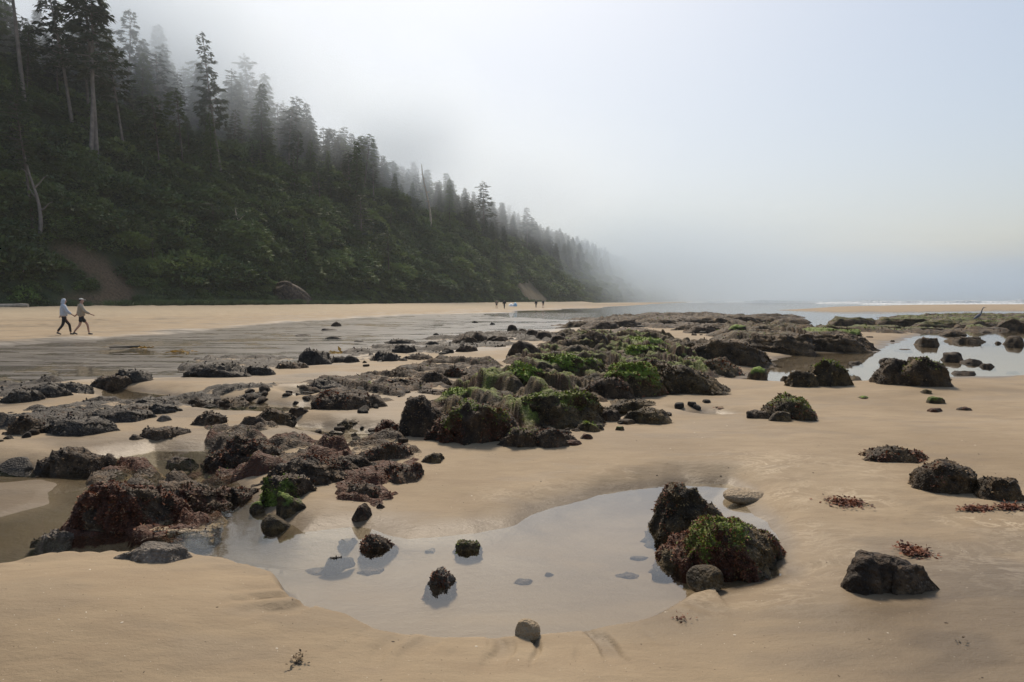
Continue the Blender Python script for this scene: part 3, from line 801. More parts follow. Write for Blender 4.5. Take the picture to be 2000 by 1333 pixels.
RM = {}
def tuft_mesh(V, F, N, mask, count, size, g, mat, stick=0.7):
    tri = V[F]; area = np.linalg.norm(np.cross(tri[:, 1] - tri[:, 0], tri[:, 2] - tri[:, 0]), axis=1)
    w = area * mask[F].mean(1)
    if w.sum() <= 0: return None
    fi = g.choice(len(F), count, p=w / w.sum())
    a, b = g.random(count), g.random(count); sw = a + b > 1; a[sw], b[sw] = 1 - a[sw], 1 - b[sw]
    P = tri[fi, 0] + a[:, None] * (tri[fi, 1] - tri[fi, 0]) + b[:, None] * (tri[fi, 2] - tri[fi, 0])
    n = N[F[fi, 0]]
    P = P - n * size * 0.25
    D = n * stick + g.normal(size=(count, 3)) * 0.6 + np.array([0, 0, -0.12])
    v, f = sprays(P, D, g.uniform(0.6, 1.4, count) * size, g.uniform(0.22, 0.5, count) * size, g)
    return mesh_np('tuft', v, f, smooth=False, mats=[mat])

def rock_shape(seed, w, dp, h, sub, cuts=7, peak=0.0, rough=1.0, dip=0.35, ledge=0.5, smooth=False):
    """a boulder w wide, dp deep, h high above its base plane (z=0), carried on below it"""
    g = np.random.default_rng(seed); V, F = ico(sub); V = V.copy()
    if not smooth:                                   # a few merged lobes instead of one ball
        r = np.full(len(V), 0.55)
        for k in range(4):
            c = np.array([(-0.5, -0.15, 0.2, 0.5)[k] + g.normal() * 0.08, g.normal() * 0.28, g.uniform(-0.25, 0.18)]); rho = g.uniform(0.52, 0.68)
            b_ = V @ c; q = b_ * b_ - (c @ c - rho * rho)
            r = np.maximum(r, np.where(q > 0, b_ + np.sqrt(np.maximum(q, 0)), 0))
        V = V * (r / r.max() * 1.05)[:, None]
    dp_ = dip + g.normal() * 0.12
    fam = [np.array([math.sin(dp_), 0.18, math.cos(dp_)]), np.array([-math.cos(dp_), 0.1, math.sin(dp_) + 0.15]), np.array([0.25, -0.95, 0.3]), np.array([0.9, -0.3, 0.25]), np.array([-0.5, -0.8, 0.3])]
    for k in range(cuts + 3 if not smooth else 2):     # bedding planes and two joint sets split the block
        if smooth:
            n = g.normal(size=3); n[2] = abs(n[2]) * 0.9 - 0.1
        else:
            n = fam[k % 5] + g.normal(size=3) * 0.16
        n /= np.linalg.norm(n); d = g.uniform(0.34, 0.66) if not smooth else g.uniform(0.5, 0.75)
        o = V @ n - d
        V -= np.maximum(o, 0)[:, None] * n * 0.94
    if not smooth:
        ax = np.array([math.sin(dip), 0.25, math.cos(dip)]); ax /= np.linalg.norm(ax)
        q = V @ ax * 4.0 + 0.4 * vnoise(V[:, 0] * 2, V[:, 1] * 2, V[:, 2] * 2, seed=seed)
        saw = (q - np.floor(q)); led = sstep(0.0, 0.25, saw) - saw
        V = V * (1 + 0.20 * ledge * led)[:, None]
    S = np.array([w / 2, dp / 2, h * 0.72]); V = V * S
    m = min(w, dp, h * 1.6); N = vnormals(V, F)
    fr = 1.6 / m
    a = 0.07 if not smooth else 0.03
    V = V + N * (a * m * rough * fbm(V[:, 0] * fr, V[:, 1] * fr, V[:, 2] * fr, seed=seed + 1, oct=4))[:, None]
    if not smooth:
        f2 = 4.2 / min(max(m, 0.25), 0.8)
        rid = 1 - np.abs(fbm(V[:, 0] * f2, V[:, 1] * f2, V[:, 2] * f2, seed=seed + 2, oct=3, gain=0.6)) * 1.5
        V = V + N * (min(0.05 * m, 0.04) * rough * rid)[:, None]
        f3 = 26.0
        V = V + N * (min(0.03 * m, 0.014) * rough * vnoise(V[:, 0] * f3, V[:, 1] * f3, V[:, 2] * f3, seed=seed + 3))[:, None]
        zq = (V[:, 2] - V[:, 2].min()) / np.ptp(V[:, 2])
        V[:, :2] *= (1 + 0.16 * np.clip(0.75 - zq, 0, 0.35) / 0.35 * (0.7 + 0.6 * vnoise(V[:, 0] * 2.5 / m, V[:, 1] * 2.5 / m, seed=seed + 4)))[:, None]
    V[:, 2] = np.sign(V[:, 2]) * np.abs(V[:, 2] / h) ** 0.85 * h
    V[:, 0] += peak * V[:, 2] * 0.5 * w / max(h, 0.05)
    # fit: width and height as asked, base plane at 28 % of the height of the whole
    top, bot = V[:, 2].max(), V[:, 2].min()
    V[:, 2] -= bot + (0.34 if smooth else 0.42) * (top - bot); V[:, 2] *= h / V[:, 2].max()
    up = V[V[:, 2] > -0.02 * h]
    V[:, 0] -= (up[:, 0].max() + up[:, 0].min()) / 2; V[:, 0] *= w / (up[:, 0].max() - up[:, 0].min())
    V[:, 1] -= (up[:, 1].max() + up[:, 1].min()) / 2; V[:, 1] *= dp / (up[:, 1].max() - up[:, 1].min())
    return V, F

_rock_n = [0]
def rock(cx, by, w, hpx, style='dark', moss=0.0, weed=0.0, sandy=0.25, depth=0.75, peak=0.0, label=None, group=None, name='rock', cat='rock',
         sub=None, tuft=None, cuts=7, dip=0.35, ledge=0.5, smooth=False, rough=1.0, rz=0.0, zoff=0.0, mossdir=None):
    _rock_n[0] += 1; seed = 1000 + _rock_n[0] * 7
    x, y, z = ground(cx, by); d = math.hypot(x, y); z = max(z, -0.06)
    W = w / FPX * math.hypot(d, CAM_Z); D = W * depth
    if W > 3: D = min(D, 2.6)
    sina = CAM_Z / math.hypot(d, CAM_Z)
    hm = (hpx / FPX * math.hypot(d, CAM_Z) - 0.45 * D * sina) / math.sqrt(1 - sina * sina)
    hm = max(hm * ((0.78 if 600 < by < 880 and cx < 780 else 0.85) if not smooth else 1.0), 0.22 * hpx / FPX * d, 0.02)
    px_w = w * 0.512
    if sub is None: sub = 5 if px_w > 75 else 4 if px_w > 22 else 3
    if smooth: sub = min(sub, 4)
    V, F = rock_shape(seed, W, D, hm, sub, cuts, peak, rough, dip, ledge, smooth)
    N = vnormals(V, F); g = np.random.default_rng(seed)
    q = 2.2 / max(W, 0.3)
    nz = fbm(V[:, 0] * q * 2, V[:, 1] * q * 2, V[:, 2] * q * 2, seed=seed + 5)
    zr = V[:, 2] / hm
    mo = moss * sstep(0.05, 0.55, N[:, 2] + 0.35 * nz) * sstep(0.35, 0.75, zr + 0.25 * nz) if mossdir is None else moss * sstep(0.1, 0.6, N @ np.array(mossdir) + 0.4 * nz)
    we = weed * sstep(-0.25, 0.35, nz + 0.25 * zr + (weed - 0.6))
    sa = sandy * sstep(0.35, 0.0, zr + 0.12 * nz) if sandy < 1 else 0.75 + 0.3 * nz
    me = mesh_np('rock', V, F, {'moss': mo, 'weed': we, 'sandy': sa}, smooth=True, mats=[RM[style]])
    o = obj(name, me, loc=(x, y + D * 0.5, z - 0.01 + zoff), label=label, cat=cat, group=group)
    o.rotation_euler = (0, 0, rz)
    if tuft is None: tuft = px_w > 28 and not smooth
    if tuft:
        sz = min(max(0.020, 0.0044 * d), 0.09)
        area = px_w * hpx * 0.512
        if weed > 0.15:
            tm = tuft_mesh(V, F, N, np.clip(we, 0, 1) * (V[:, 2] > -0.02), int(np.clip(area * 0.6 * weed, 80, 6000)), sz, g, RM['weed_leaf' if g.random() < 0.7 else 'weed_brown'])
            if tm: obj('seaweed', tm, o, kind='stuff')
        if moss > 0.15:
            tm = tuft_mesh(V, F, N, np.clip(mo, 0, 1) ** 2 * (V[:, 2] > 0), int(np.clip(area * 0.6 * moss, 80, 4500)), sz * 0.9, g, RM['moss_leaf'], 0.5)
            if tm: obj('green_algae', tm, o, kind='stuff')
        tm = tuft_mesh(V, F, N, (V[:, 2] > 0.02 * hm) * 1.0 * (1 - np.clip(mo, 0, 1)) * (1 - 0.6 * sa), int(np.clip(area * 0.40, 60, 4000)), sz * 0.8, g, RM['crust_' + style] if 'crust_' + style in RM else RM['weed_brown'], 0.35)
        if tm: obj('crust', tm, o, kind='stuff')
    return o

def ledge(poly_px, hmax, style, moss, weed, label, spacing=0.9, strike=0.5, seed=0, sharp=1.0, cut=0.0):
    """a low broken shelf of bedded rock: tilted layers cropping out of the sand inside an outline"""
    poly = [flat(*p) for p in poly_px]
    xs, ys = [p[0] for p in poly], [p[1] for p in poly]; cx, cy_ = float(np.mean(xs)), float(np.mean(ys))
    dmin = min(math.hypot(*p) for p in poly); step = max(0.03, dmin * 0.0042)
    m = 0.4
    gx, gy = np.arange(min(xs) - m, max(xs) + m, step), np.arange(min(ys) - m, max(ys) + m, step * (1.0 if dmin < 12 else 1.6))
    if len(gx) * len(gy) > 160000:
        k = math.sqrt(len(gx) * len(gy) / 160000); gx, gy = np.arange(min(xs) - m, max(xs) + m, step * k), np.arange(min(ys) - m, max(ys) + m, step * k * (1.0 if dmin < 12 else 1.6))
    X, Y = np.meshgrid(gx, gy, indexing='ij'); x, y = X.ravel(), Y.ravel()
    sd = sdist(poly, x, y); sc = 0.05 * math.sqrt((max(xs) - min(xs)) * (max(ys) - min(ys)))
    c, s_ = math.cos(strike), math.sin(strike)
    u, v = c * x + s_ * y, -s_ * x + c * y                       # across and along the strike
    w1 = fbm(u / spacing * 0.5, v / spacing * 0.3, seed=900 + seed, oct=3)
    q = u / spacing + 0.8 * w1
    fl = np.floor(q); fr = q - fl
    amp = 0.55 + 0.45 * _hash(fl, np.floor(v / (spacing * 2.2) + 0.7 * _hash(fl, fl * 0, fl * 0, seed)), fl * 0, seed + 5)
    saw = sstep(0, 0.12, fr) * (1 - fr) ** 0.8 * amp             # steep seaward face, long back slope
    lump = 0.55 - 1.15 * np.abs(fbm(x / (spacing * 0.8) + 0.4 * w1, y / (spacing * 0.8), seed=920 + seed, oct=4, gain=0.6))
    lump = lump + 0.35 * np.abs(vnoise(u / (spacing * 0.28), v / (spacing * 0.5), seed=925 + seed))
    env = sstep(0.25 * sc, -1.6 * sc, sd + sc * 1.1 * fbm(x / (3 * sc), y / (3 * sc), seed=930 + seed))
    hgt = hmax * (env * (0.72 * saw + 0.34 * (lump + 0.15)) * sharp - 0.22 * (1 - env) - cut)
    hgt = hgt + np.where(hgt > -0.03, 0.034 * min(1, hmax * 3) * fbm(x * 6, y * 6, seed=940 + seed, oct=3, gain=0.6), 0)
    gz = H(x, y); z = np.maximum(gz, -0.06) + hgt
    nx_, ny_ = X.shape
    a = (np.arange(nx_ - 1)[:, None] * ny_ + np.arange(ny_ - 1)[None]).ravel()
    Fq = np.stack([a, a + ny_, a + ny_ + 1, a + 1], 1)
    Fq = Fq[(hgt[Fq] > -0.05).any(1) & (sd[Fq] < m).all(1)]
    F = np.concatenate([Fq[:, [0, 1, 2]], Fq[:, [0, 2, 3]]])
    used = np.unique(F); re_ = np.full(len(x), -1); re_[used] = np.arange(len(used)); F = re_[F]
    V = np.stack([x - cx, y - cy_, z], 1)[used]; hg = hgt[used]
    N = vnormals(V, F); nz = fbm(V[:, 0] * 1.3, V[:, 1] * 1.3, seed=950 + seed, oct=3)
    hr = hg / max(hg.max(), 0.05)
    mo = moss * sstep(0.3, 0.8, N[:, 2] + 0.3 * nz) * sstep(0.25, 0.6, hr + 0.35 * nz)
    we = weed * sstep(-0.3, 0.3, nz + 0.3 * hr)
    sa = 0.7 * sstep(0.035, 0.0, hg + 0.02 * nz)
    o = obj('rock_ledge', mesh_np('rock_ledge', V, F, {'moss': mo, 'weed': we, 'sandy': sa}, mats=[RM[style]]), loc=(cx, cy_, 0), label=label, cat='rock ledge')
    g = np.random.default_rng(seed + 77); szl = min(max(0.022, 0.0044 * dmin), 0.12); A = len(V)
    out = (hg > 0.02) * 1.0
    for nm, msk, cnt, mat in (('seaweed', we * out, int(min(5000, A * 0.16 * weed)), 'weed_leaf'), ('green_algae', mo ** 2 * out, int(min(4000, A * 0.2 * moss)), 'moss_leaf'), ('crust', out * (1 - 0.8 * mo), int(min(6000, A * 0.13)), 'crust_' + style)):
        if cnt > 60:
            tm = tuft_mesh(V, F, N, np.clip(msk, 0, 1), cnt, szl, g, RM[mat], 0.4)
            if tm: obj(nm, tm, o, kind='stuff')

def build_ledges():
    ledge([(785,862),(800,800),(860,765),(960,720),(1000,690),(1110,655),(1220,655),(1320,662),(1450,735),(1390,778),(1300,795),(1190,832),(1130,872),(960,878)], 0.55, 'olive', 0.55, 0.5, 'broad tilted reef of weedy bedded rock under the mossy humps', 0.95, 0.45, 1, cut=0.05)
    ledge([(1330,722),(1350,655),(1440,632),(1560,640),(1660,642),(1715,662),(1660,682),(1550,690),(1500,716)], 0.55, 'brown', 0.25, 0.25, 'long brown weedy reef reaching into the lagoon', 1.5, 0.7, 2, cut=0.06)
    ledge([(1080,655),(1090,624),(1250,614),(1400,612),(1620,622),(1500,640),(1300,655),(1200,664)], 0.6, 'dark', 0.15, 0.2, 'dark low reef in front of the far water', 3.0, 1.1, 3, cut=0.12)
    ledge([(1590,658),(1650,618),(1800,614),(2080,614),(2080,652),(1850,650),(1740,656)], 0.65, 'brown', 0.45, 0.2, 'green-brown low reef behind the lagoon at right', 3.2, 1.1, 4, cut=0.10)
    ledge([(360,920),(375,840),(520,848),(640,880),(712,918),(650,955),(590,1010),(520,990),(500,940)], 0.30, 'dark', 0.12, 0.6, 'crusted ledge linking the long ridge rocks at left', 0.7, 1.0, 5, cut=0.08)
    ledge([(-40,866),(-40,826),(100,802),(300,778),(480,760),(570,762),(430,802),(240,838),(100,862)], 0.26, 'grey', 0.0, 0.15, 'broken low ledge along the lower left rock row', 1.1, 1.25, 6, cut=0.17)
    ledge([(585,806),(600,752),(740,732),(830,712),(990,712),(995,742),(860,778),(740,806)], 0.30, 'dark', 0.1, 0.25, 'broken ledge of dark slabs in mid field', 1.2, 1.2, 7, cut=0.17)
    ledge([(550,726),(640,690),(800,663),(900,648),(1000,648),(1090,642),(1110,675),(960,684),(820,708),(690,716)], 0.32, 'grey', 0.0, 0.12, 'scattered low grey slabs along the edge of the wet flats', 1.8, 1.2, 8, cut=0.19)
    ledge([(1560,760),(1605,708),(1665,716),(1685,753)], 0.35, 'olive', 0.3, 0.2, 'olive tilted ledge on the lagoon shore', 0.8, 0.4, 9)
    ledge([(1722,757),(1735,712),(1800,704),(1872,748),(1840,760)], 0.38, 'brown', 0.2, 0.15, 'brown ledge under the angular shore rocks', 0.8, 0.4, 10)
    ledge([(-60,795),(-60,752),(80,742),(158,762),(60,784)], 0.22, 'grey', 0.0, 0.05, 'low grey ledge at the far left edge', 1.2, 1.25, 11, cut=0.12)
    ledge([(60,1052),(110,1000),(190,900),(300,896),(430,940),(440,1000),(400,1048),(250,1062)], 0.24, 'dark', 0.05, 0.75, 'weedy shelf around the foot of the big red-weeded rock', 0.6, 0.8, 12, cut=0.06)
    ledge([(640,1000),(650,940),(690,860),(800,856),(830,930),(740,1000)], 0.16, 'dark', 0.0, 0.6, 'thin weedy outcrop breaking the sand above the pool', 0.5, 1.0, 13, cut=0.10)
    ledge([(340,742),(360,700),(530,694),(600,712),(480,740)], 0.25, 'grey', 0.0, 0.1, 'crusted low ledge on the left wet flats', 1.4, 1.2, 14, cut=0.16)

ORD = ['first', 'second', 'third', 'fourth', 'fifth', 'sixth', 'seventh', 'eighth', 'ninth', 'tenth', 'eleventh', 'twelfth']
def ordered(rows):
    rk = {id(a): k for k, a in enumerate(sorted(rows, key=lambda a: a[0]))}
    return [(ORD[rk[id(a)]], a) for a in rows]
def build_rocks():
    RM['dark'] = rock_mat('dark_rock', (0.034, 0.021, 0.012), (0.15, 0.098, 0.056), (0.26, 0.21, 0.16))
    RM['brown'] = rock_mat('brown_reef_rock', (0.042, 0.027, 0.013), (0.17, 0.106, 0.048), (0.25, 0.19, 0.12))
    RM['olive'] = rock_mat('olive_rock', (0.042, 0.029, 0.013), (0.17, 0.115, 0.05), (0.24, 0.2, 0.13))
    RM['grey'] = rock_mat('grey_rock', (0.03, 0.025, 0.02), (0.095, 0.078, 0.061), (0.27, 0.23, 0.19), rough=0.5)
    RM['pale'] = rock_mat('pale_stone', (0.12, 0.10, 0.08), (0.29, 0.24, 0.19), (0.4, 0.36, 0.3), rough=0.45)
    RM['weed_leaf'] = leaf_mat('red_seaweed', (0.055, 0.016, 0.008), (0.21, 0.068, 0.026), 0.1, 15.0)
    RM['weed_brown'] = leaf_mat('brown_seaweed', (0.03, 0.02, 0.009), (0.10, 0.06, 0.025), 0.1, 15.0)
    RM['moss_leaf'] = leaf_mat('green_algae', (0.085, 0.12, 0.012), (0.23, 0.30, 0.035), 0.15, 15.0)
    RM['crust_dark'] = leaf_mat('dark_crust', (0.018, 0.011, 0.006), (0.22, 0.14, 0.072), 0.0, 15.0)
    RM['crust_brown'] = leaf_mat('brown_crust', (0.035, 0.022, 0.010), (0.17, 0.105, 0.045), 0.0, 15.0)
    RM['crust_olive'] = leaf_mat('olive_crust', (0.022, 0.015, 0.006), (0.22, 0.15, 0.06), 0.0, 15.0)
    RM['crust_grey'] = leaf_mat('grey_crust', (0.028, 0.022, 0.017), (0.13, 0.105, 0.08), 0.0, 15.0)
    RM['crust_pale'] = leaf_mat('pale_crust', (0.09, 0.07, 0.055), (0.24, 0.2, 0.16), 0.0, 15.0)
    # ---- foreground
    rock(1360, 1046, 158, 128, 'olive', weed=0.35, moss=0.12, depth=0.8, rough=1.3, cuts=9, label='squarish barnacle-crusted rock standing in the near pool, behind the green-topped one')
    rock(1448, 1138, 272, 134, 'olive', weed=0.75, moss=0.5, depth=0.62, peak=-0.35, cuts=9, dip=0.6, label='largest pool rock with red seaweed and a green algae top, sloping right')
    rock(1386, 1150, 66, 40, 'olive', sandy=0.5, smooth=True, depth=0.9, label='rounded stone leaning on the front of the green-topped pool rock')
    rock(1760, 1163, 158, 78, 'dark', weed=0.05, depth=0.6, rough=0.7, cuts=5, peak=-0.2, label='smooth dark split boulder on wet sand at lower right', tuft=False)
    rock(1880, 967, 120, 64, 'brown', weed=0.2, moss=0.1, depth=0.7, label='brown pitted rock at the right edge, larger of the joined pair')
    rock(1976, 981, 70, 46, 'brown', weed=0.1, depth=0.8, label='small brown rock joined to the right edge rock')
    rock(1770, 905, 130, 36, 'brown', weed=0.5, depth=0.55, label='low flat weedy rock alone on the sand at right')
    rock(1470, 982, 84, 26, 'pale', sandy=1.0, smooth=True, depth=0.8, label='sand-coated hump of stone right of the squarish pool rock')
    rock(1031, 1250, 46, 36, 'pale', sandy=1.0, smooth=True, depth=0.9, label='small sand-coated cobble at the front edge of the pool')
    rock(738, 1076, 78, 54, 'dark', weed=0.5, depth=0.8, peak=-0.2, label='dark pointed weedy rock at the far side of the pool')
    rock(674, 1058, 36, 25, 'pale', depth=0.9, label='small pale stone left of the dark pointed pool rock')
    rock(658, 1092, 62, 26, 'grey', depth=0.35, rz=0.5, label='narrow grey slab breaking the pool surface')
    rock(912, 1078, 60, 46, 'olive', moss=0.25, weed=0.1, depth=0.9, peak=-0.1, label='greenish angular rock in the middle of the pool edge')
    rock(858, 1145, 58, 58, 'pale', weed=0.45, depth=0.8, cuts=8, label='pale pyramid-shaped stone with red weed in the pool')
    rock(838, 1068, 26, 12, 'pale', depth=0.6, label='tiny pale stone between the pointed and greenish pool rocks')
    rock(318, 1046, 150, 36, 'pale', weed=0.3, sandy=1.0, depth=0.6, label='sand-smeared skirt of stone below the big red-weeded rock')
    rock(365, 1000, 150, 74, 'dark', weed=0.6, sandy=0.3, depth=0.8, label='dark weedy tail rock right of the big red-weeded rock')
    rock(215, 1046, 190, 122, 'dark', weed=0.8, sandy=0.9, depth=0.7, peak=-0.2, cuts=10, dip=0.5, sub=6, label='big red-weeded rock with sandy skirt at the left of the channel')
    rock(92, 1055, 84, 32, 'pale', depth=0.5, weed=0.15, label='pale low toe of rock in front of the big red-weeded rock')
    rock(462, 980, 62, 48, 'dark', weed=0.45, sandy=0.6, depth=0.9, label='weedy block wedged between the two big left rocks')
    rock(470, 922, 200, 90, 'dark', weed=0.35, depth=0.55, peak=-0.15, cuts=9, sub=6, label='long dark ridge rock, left half with rough crest')
    rock(605, 950, 215, 72, 'dark', weed=0.4, moss=0.08, depth=0.7, peak=-0.1, cuts=9, sub=6, label='long dark ridge rock, right half sinking into sand')
    rock(552, 985, 100, 64, 'dark', weed=0.4, moss=0.6, depth=0.8, mossdir=(-0.85, -0.5, 0.1), label='rock face with bright green algae on its left side')
    rock(500, 1001, 32, 27, 'olive', moss=0.7, smooth=True, label='small green-topped cobble at the channel bend')
    rock(562, 1014, 52, 60, 'olive', moss=0.6, weed=0.3, depth=0.9, label='green-fringed boulder beside the channel bend')
    rock(530, 1035, 54, 44, 'olive', moss=0.2, sandy=0.3, smooth=True, depth=0.9, label='smooth rounded stone at the water edge below the green-fringed boulder')
    rock(278, 1100, 120, 36, 'pale', depth=0.5, cuts=6, rough=0.7, tuft=False, label='flat pale grey stone at the channel bank')
    rock(695, 976, 88, 40, 'dark', weed=0.5, sandy=0.5, depth=0.8, label='low weedy outcrop in sand right of the long ridge rock')
    rock(778, 946, 80, 46, 'dark', weed=0.45, sandy=0.3, depth=0.9, label='weedy outcrop in sand, nearest the smooth sand slope')
    rock(702, 1021, 38, 42, 'dark', weed=0.6, depth=0.8, label='small red-weeded rock above the dark pointed pool rock')
    rock(842, 906, 48, 26, 'olive', weed=0.35, depth=0.7, label='small low rock alone right of the weedy outcrops')
    rock(744, 903, 116, 48, 'dark', weed=0.4, depth=0.7, label='dark weedy rock behind the outcrops, below the red-topped boulder')
    rock(742, 994, 18, 14, 'dark', weed=0.5, label='tiny weedy stone alone on the sand slope')
    rock(104, 929, 118, 56, 'dark', weed=0.15, depth=0.7, moss=0.08, label='twin-humped dark rock in the channel at left')
    rock(16, 920, 62, 30, 'grey', smooth=True, depth=0.8, label='smooth grey boulder at the left edge in the channel')
    rock(342, 903, 52, 24, 'dark', depth=0.8, label='small angular rock behind the big red-weeded rock')
    # ---- left middle rows
    rock(396, 833, 60, 36, 'dark', weed=0.1, depth=0.8, label='round dark rock alone on the pale sand bar')
    rock(300, 861, 88, 30, 'dark', weed=0.15, depth=0.7, label='low domed dark rock left of the long ridge rock')
    rock(262, 860, 24, 14, 'dark', label='small stone at the left end of the low domed rock')
    rock(314, 824, 24, 16, 'pale', label='pale cobble pair lying behind the low domed rock')
    rock(522, 829, 78, 40, 'brown', weed=0.15, depth=0.7, label='rusty brown rock behind the long ridge rock')
    rock(575, 818, 48, 30, 'dark', depth=0.8, label='dark wedge joined to the rusty brown rock')
    row = 'rocks of the lower left row'
    for n_, a in ordered(((34, 851, 60, 44, 'dark'), (120, 853, 122, 40, 'grey'), (119, 817, 40, 16, 'dark'), (208, 827, 104, 32, 'grey'), (256, 812, 82, 22, 'dark'), (272, 791, 24, 14, 'grey'),
              (310, 809, 52, 26, 'grey'), (352, 792, 34, 18, 'dark'), (376, 793, 50, 30, 'dark'), (430, 792, 90, 26, 'dark'), (505, 778, 95, 16, 'grey'))):
        rock(*a[:5], depth=0.7, weed=0.12, label=n_ + ' rock from the left edge in the lower left row across the sand', group=row)
    row = 'rocks of the upper left row'
    for n_, a in ordered(((20, 788, 64, 30, 'grey'), (70, 778, 78, 32, 'grey'), (118, 768, 66, 22, 'grey'), (36, 772, 40, 18, 'dark'))):
        rock(*a[:5], depth=0.7, label=n_ + ' shiny rock from the left in the short row at the left edge', group=row)
    rock(200, 762, 74, 34, 'dark', depth=0.7, label='low dark rock beside the peaked one on the wet flats')
    rock(246, 752, 72, 36, 'grey', peak=0.0, depth=0.7, label='peaked grey rock on the left wet flats')
    rock(410, 738, 120, 36, 'grey', weed=0.1, depth=0.6, label='long crusted rock on the wet flats left of centre')
    rock(490, 734, 76, 24, 'grey', depth=0.7, label='low tail of the long crusted rock')
    rock(562, 721, 60, 18, 'dark', depth=0.7, label='flat dark rock left of the tall wedge rock')
    rock(608, 714, 72, 42, 'grey', peak=-0.2, cuts=9, depth=0.7, label='tall grey wedge rock at the edge of the wet flats')
    rock(660, 709, 34, 18, 'grey', label='rounded stone right of the tall grey wedge rock')
    rock(684, 709, 34, 20, 'grey', label='small pale-faced rock, second right of the tall grey wedge')
    rock(655, 638, 19, 13, 'dark', label='lone dark rock far out on the wet flats')
    grp = 'low rocks scattered on the wet flats'
    for a in ((640, 646, 30, 6), (650, 662, 44, 8), (590, 656, 30, 5), (700, 668, 20, 4), (927, 631, 12, 5), (962, 635, 10, 7), (852, 655, 14, 5), (780, 672, 66, 12), (842, 674, 30, 10), (1250, 640, 30, 6), (1180, 650, 28, 7)):
        rock(*a, 'grey', depth=0.6, label='low dark stone on the shiny wet flats', group=grp)
    rock(748, 706, 66, 26, 'grey', cuts=9, label='pale-streaked angular rock right of centre on the flats')
    rock(786, 690, 48, 22, 'grey', cuts=9, label='grey block behind the pale-streaked angular rock')
    rock(816, 704, 56, 16, 'dark', label='low rock right of the pale-streaked angular rock')
    rock(861, 706, 30, 16, 'dark', label='small squat rock at the end of the angular row')
    rock(874, 690, 26, 14, 'dark', label='small rock behind the squat one')
    rock(910, 688, 44, 20, 'dark', label='dark block in front of the jagged cluster')
    rock(905, 672, 60, 24, 'dark', cuts=10, dip=0.8, label='jagged tilted rock of the middle cluster, left one')
    rock(936, 668, 34, 26, 'dark', cuts=10, label='jagged upright rock of the middle cluster, right one')
    rock(970, 668, 52, 16, 'dark', label='low dark rock left of the faceted slab')
    rock(1001, 649, 22, 18, 'dark', label='pointed rock at the start of the dark row')
    grp = 'rocks of the dark row behind the faceted slab'
    for n_, a in ordered(((1020, 655, 26, 16), (1040, 658, 28, 18), (1062, 665, 36, 22), (1088, 672, 34, 22), (1105, 664, 26, 18))):
        rock(*a, 'dark', label=n_ + ' dark rock from the left in the row behind the faceted slab', group=grp)
    rock(1026, 700, 76, 44, 'dark', cuts=11, dip=0.7, peak=-0.25, rough=0.6, label='faceted brown-grey slab block left of the mossy humps', tuft=False)
    rock(628, 763, 122, 42, 'grey', weed=0.1, depth=0.6, label='crusted grey rock left of the sand wedge in mid field')
    rock(776, 737, 62, 18, 'dark', label='flat dark rock alone on the sand bar')
    rock(848, 750, 60, 30, 'dark', weed=0.1, label='dark block at the left of the broken ledge')
    rock(892, 738, 56, 30, 'dark', weed=0.25, cuts=10, label='red-tinged upright rock of the broken ledge')
    rock(950, 740, 84, 20, 'dark', label='low tail of the broken ledge toward the mossy humps')
    rock(670, 802, 142, 48, 'dark', weed=0.2, moss=0.1, depth=0.6, dip=0.6, peak=-0.15, label='long slanting dark rock with a green patch in mid field')
    rock(786, 760, 84, 26, 'dark', weed=0.3, label='weedy rock right of the long slanting one')
    rock(850, 772, 90, 16, 'dark', label='low rubble ledge leading to the black block')
    rock(682, 837, 62, 26, 'olive', label='low greenish rock pair left of the red-topped boulder')
    rock(752, 845, 64, 42, 'grey', weed=0.7, sandy=0.4, depth=0.8, cuts=5, label='rounded boulder with a rust-red weedy top')
    # ---- central mossy mass
    rock(824, 855, 107, 99, 'dark', weed=0.1, depth=0.7, cuts=10, peak=-0.2, rough=0.7, label='black angular block at the left end of the mossy mass')
    rock(922, 870, 195, 110, 'dark', weed=0.5, moss=0.35, depth=0.8, sub=5, label='broad weedy hump beside the black angular block')
    rock(915, 800, 146, 51, 'olive', moss=0.75, weed=0.3, depth=0.8, label='green-capped rock just behind the broad weedy hump')
    rock(1080, 840, 232, 90, 'olive', weed=0.5, moss=0.5, depth=0.6, peak=-0.1, sub=5, label='wide weedy slope rock at the front of the mossy mass')
    rock(1014, 876, 95, 51, 'dark', weed=0.45, moss=0.2, label='front left toe rock of the mossy mass')
    rock(1086, 876, 98, 48, 'dark', weed=0.3, label='front right toe rock of the mossy mass')
    rock(1121, 871, 34, 15, 'dark', weed=0.9, label='small clump of rusty weed on a stone at the sand edge')
    rock(1146, 859, 27, 15, 'dark', weed=0.8, label='small red stone right of the rusty clump')
    rock(1154, 845, 59, 26, 'olive', moss=0.6, label='low green-fronted rock at the sand edge')
    rock(1194, 824, 46, 30, 'dark', label='dark cube-like rock near the smooth brown stone')
    rock(1226, 830, 36, 12, 'brown', smooth=True, label='smooth brown oval stone at the sand edge')
    rock(1272, 830, 98, 40, 'olive', weed=0.15, label='crusty rock at the sand edge right of the smooth brown stone')
    rock(1212, 842, 19, 12, 'olive', moss=0.5, label='tiny green stone on the sand below the smooth brown stone')
    rock(1042, 776, 144, 86, 'olive', moss=1.0, weed=0.2, depth=0.8, cuts=8, sub=5, label='bright green humped rock, left of the three mossy humps')
    rock(1126, 742, 166, 64, 'olive', moss=0.95, weed=0.2, depth=0.8, peak=-0.2, sub=5, label='bright green double hump, middle of the three mossy humps')
    rock(1250, 778, 146, 86, 'olive', moss=0.8, weed=0.3, depth=0.8, peak=-0.1, sub=5, label='bright green hump with crusty brown front, right of the three')
